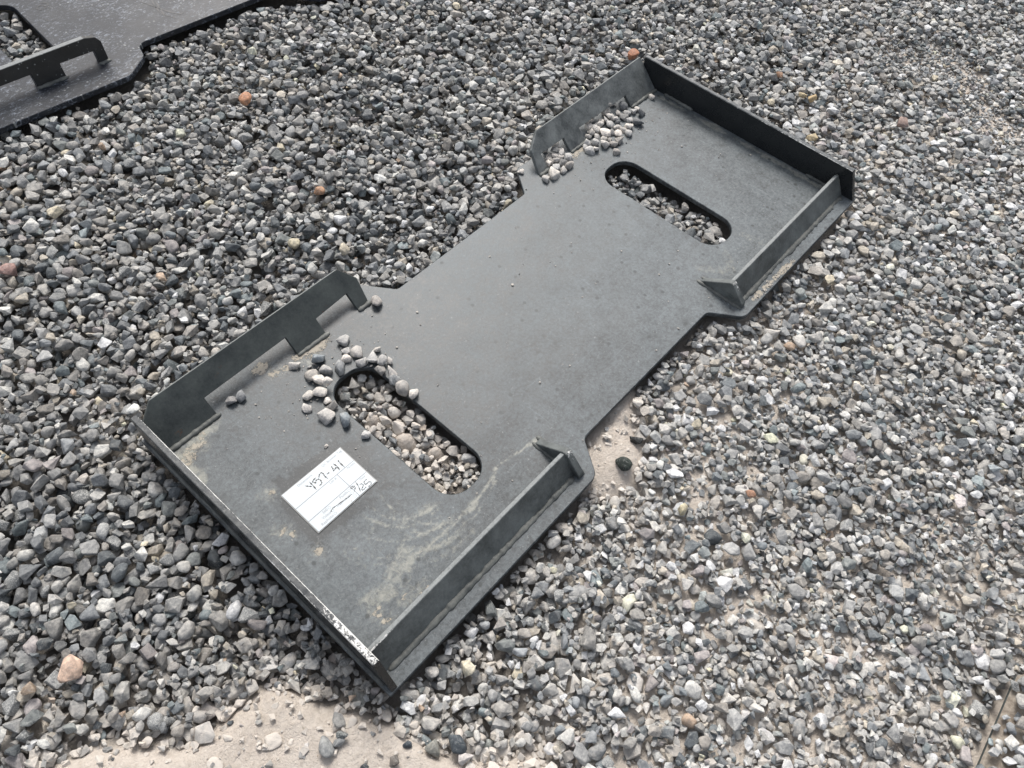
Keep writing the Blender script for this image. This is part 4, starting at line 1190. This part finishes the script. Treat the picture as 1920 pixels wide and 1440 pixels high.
strokes('handwriting', [loc(p) for p in HAND[:9]],    .00165, .00134, tg, M_INK)
strokes('handwriting', [loc(p) for p in HAND[9:13]], .00130, .00134, tg, M_INK)
strokes('handwriting', [loc(p) for p in HAND[13:]], .0011, .00150, tg, M_INK)

# ------------------------------------------------------------------ stones lying on the plate
HPLATE = np.where(in1, 0.0, H)
# flange walls keep the stones on their side
bandm = (np.abs(GX) > .203) & (GY > -.041) & (GY < .002) & in1
def pale_c(r, dark=.12):
    t = r.random()
    c = np.array([(.54, .505, .46), (.47, .445, .415), (.40, .39, .375), (.60, .555, .505)][r.integers(0, 4)])
    if t < dark: c = c * .6
    return tuple(np.minimum(.72, c * r.uniform(.98, 1.25)))
rp = np.random.default_rng(77)
SPECIAL = {0: 'pale stone farthest from the near slot, closest to the middle foot of the flange', 2: 'larger round pale stone of the upper cluster above the near slot',
           5: 'big cream stone right above the upper end of the near slot', 12: 'big pale pear shaped stone on the right rim of the near slot',
           13: 'lowest stone of the row along the right rim of the near slot', 14: 'lone small stone between the flange foot and the near slot',
           15: 'blue grey stone beside the tan dried mud by the middle flange foot', 18: 'long two toned stone just above the near slot',
           26: 'leftmost lone round stone left of the near slot', 27: 'biggest flat round stone left of the near slot',
           28: 'blue grey speckled stone touching the left rim of the near slot', 29: 'stone farthest down the left rim of the near slot'}
for i, (a, b, l, w) in enumerate(SLOT_STONES):
    c = pale_c(rp)
    if i in (15, 28): c = (.24, .27, .29)
    if i in (18, 11): c = (.27, .28, .285)
    set_stone(a, -b, l * 1.02, w * .98, c, 'stone', SPECIAL.get(i, 'small pale grey stone in the loose ring around the upper end of the near slot'), 'stone',
              'stones scattered on the plate around the near slot', True, dust=.34, zf=.60, tilt=.2)
set_stone(PAIR[0][0], -PAIR[0][1] - .006, *PAIR[0][2:], (.27, .26, .255), 'stone', 'left stone of the pair lying beside the near notched flange', 'stone', 'pair of stones beside the near flange', True)
set_stone(PAIR[1][0], -PAIR[1][1] - .006, *PAIR[1][2:], (.24, .245, .25), 'stone', 'right stone of the pair lying beside the near notched flange', 'stone', 'pair of stones beside the near flange', True)
set_stone(PAIR[2][0], -PAIR[2][1] - .004, *PAIR[2][2:], (.40, .37, .34), 'stone', 'single cream stone touching the free foot of the near notched flange', 'stone', None, True)
HSP = {0: 'single stone alone in the inner corner between far flange and end plate', 1: 'dark stone at the right edge of the heap by the far flange', 3: 'long dark grey stone on the right side of the heap by the far flange',
       13: 'small stone lying just below the heap by the far flange', 14: 'heart shaped pale stone at the lower front of the heap by the far flange', 16: 'large pale stone at the lower left end of the heap by the far flange',
       11: 'smooth round stone at the lower right of the heap by the far flange', 36: 'big dark grey stone in the window of the far flange'}
for i, (a, b, l, w) in sorted(enumerate(HEAP), key=lambda q: -abs(q[1][0] - .42)):
    c = pale_c(rp, .18)
    if i in (1, 3, 36, 37): c = (.15, .155, .16)
    set_stone(a, -max(b, .030), l * 1.06, w, c, 'stone', HSP.get(i, 'pale grey stone in the heap spilled through the window of the far notched flange'), 'stone',
              'heap of stones against the far flange', True, dust=.2, zf=.62, tilt=.3, k=.66)
SSP = {9: 'largest wedge shaped stone of the small heap at the free end of the far flange', 10: 'cream stone at the left tip of the small heap by the far flange foot', 11: 'rounded stone on the shoulder outside the far flange',
       4: 'narrow pale stone in the small heap beside the far flange foot', 3: 'rightmost stone of the small heap at the free end of the far flange'}
for i, (a, b, l, w) in enumerate(SMALLHEAP):
    c = pale_c(rp, .2)
    set_stone(a, -(max(b, .030) if i != 11 else b), l * 1.05, w, c, 'stone', SSP.get(i, 'pale grey stone in the small heap at the free end of the far notched flange'), 'stone',
              'small heap of stones at the free end of the far flange', True, dust=.22, zf=.62, tilt=.3, k=.66)
set_stone(-.2135, .838, 15, 14, (.02, .02, .022), 'stone', 'black stone lying on the flecked plate behind its flange', 'stone', None, True, dust=0)
# stones pushed up behind the far flange, seen through its windows
for k in range(16):
    a = rp.uniform(.36, .475) if k < 10 else rp.uniform(.245, .29)
    set_stone(a, -rp.uniform(.004, .026), rp.uniform(13, 19), rp.uniform(11, 16), pale_c(rp, .5), 'stone', 'grey stone pushed up behind the windows of the far notched flange', 'stone',
              'stones behind the far flange', True, dust=.3, tilt=.3)

def ordinal(n): return f"{n}{'th' if 10 <= n % 100 <= 20 else {1: 'st', 2: 'nd', 3: 'rd'}.get(n % 10, 'th')}"
cam_right = np.array([CR[0][0], CR[0][1]])
byl = {}
for i, s in enumerate(loose): byl.setdefault((s[9], s[7]), []).append(i)
SHORT = {'stones scattered on the plate around the near slot': 'around the near slot',
         'heap of stones against the far flange': 'in the far flange heap',
         'small heap of stones at the free end of the far flange': 'in the little far flange heap',
         'stones behind the far flange': 'behind the far flange'}
for (g, lab), ids in byl.items():
    if len(ids) < 2: continue
    ids.sort(key=lambda i: (CR[0][0] * loose[i][0] + CR[0][1] * loose[i][1]) / (CR[2][0] * (loose[i][0] + .666) + CR[2][1] * (loose[i][1] + .664) + .78))
    for k, i in enumerate(ids):
        s = list(loose[i]); m_ = sum(s[5]) / 3; sz = s[4][0]
        shade = 'dark grey' if m_ < .22 else 'mid grey' if m_ < .36 else 'light grey' if m_ < .46 else 'cream'
        size = 'small' if sz < .0075 else 'larger' if sz > .0095 else 'medium'
        s[7] = f'{size} {shade} stone, {ordinal(k + 1)} from the left {SHORT[g]}'
        loose[i] = tuple(s)
for (x, y, z, R, abc, colr, name, label, cat, group, dust, alpha, t) in loose:
    V, F, flat = TPL[t]
    W = (V * np.array(abc)) @ R.T
    me = bpy.data.meshes.new(name)
    me.from_pydata([tuple(p) for p in W.tolist()], [], F.tolist())
    bm = bmesh.new(); bm.from_mesh(me)
    if not flat:
        bmesh.ops.subdivide_edges(bm, edges=bm.edges, cuts=1, smooth=.35)
    bmesh.ops.triangulate(bm, faces=bm.faces)
    bm.to_mesh(me); bm.free()
    me.polygons.foreach_set('use_smooth', [True] * len(me.polygons))
    n = len(me.vertices)
    ca = me.attributes.new('col', 'FLOAT_COLOR', 'POINT'); ca.data.foreach_set('color', np.tile(np.array([*colr, alpha], np.float32), n))
    vattr(me, 'dust', np.full(n, dust))
    o = link(name, me, None, [M_STONE])
    o.location = (x, y, z)
    tag(o, label, cat, group)

# fine grit on the plate itself
its = []
for k in range(420):
    if k < 150: x, y = rp.normal(-.33, .06), rp.normal(-.09, .045)
    elif k < 260: x, y = rp.normal(.38, .09), rp.normal(-.075, .03)
    elif k < 330: x, y = rp.uniform(.23, .36), rp.normal(-.477, .003)
    else: x, y = rp.uniform(-.55, .55), rp.uniform(-.45, -.06)
    if not (abs(x) < .56 and -.482 < y < -.046) or not field(in1, x, y): continue
    a = float(np.exp(rp.normal(math.log(.0011), .4)))
    c = (.45, .42, .38)
    its.append([NT_TOP + int(rp.integers(0, 8)), rotmat(rp, .4), (a, a * .8, a * .6), (x, y, a * .4), 0, 0, None, np.array(c), 0., .4])
tag(link('plate_grit', build_stones('plate_grit', its), None, [M_STONE]), 'tiny pale grit scattered over the top of the long plate', 'grit', kind='stuff')
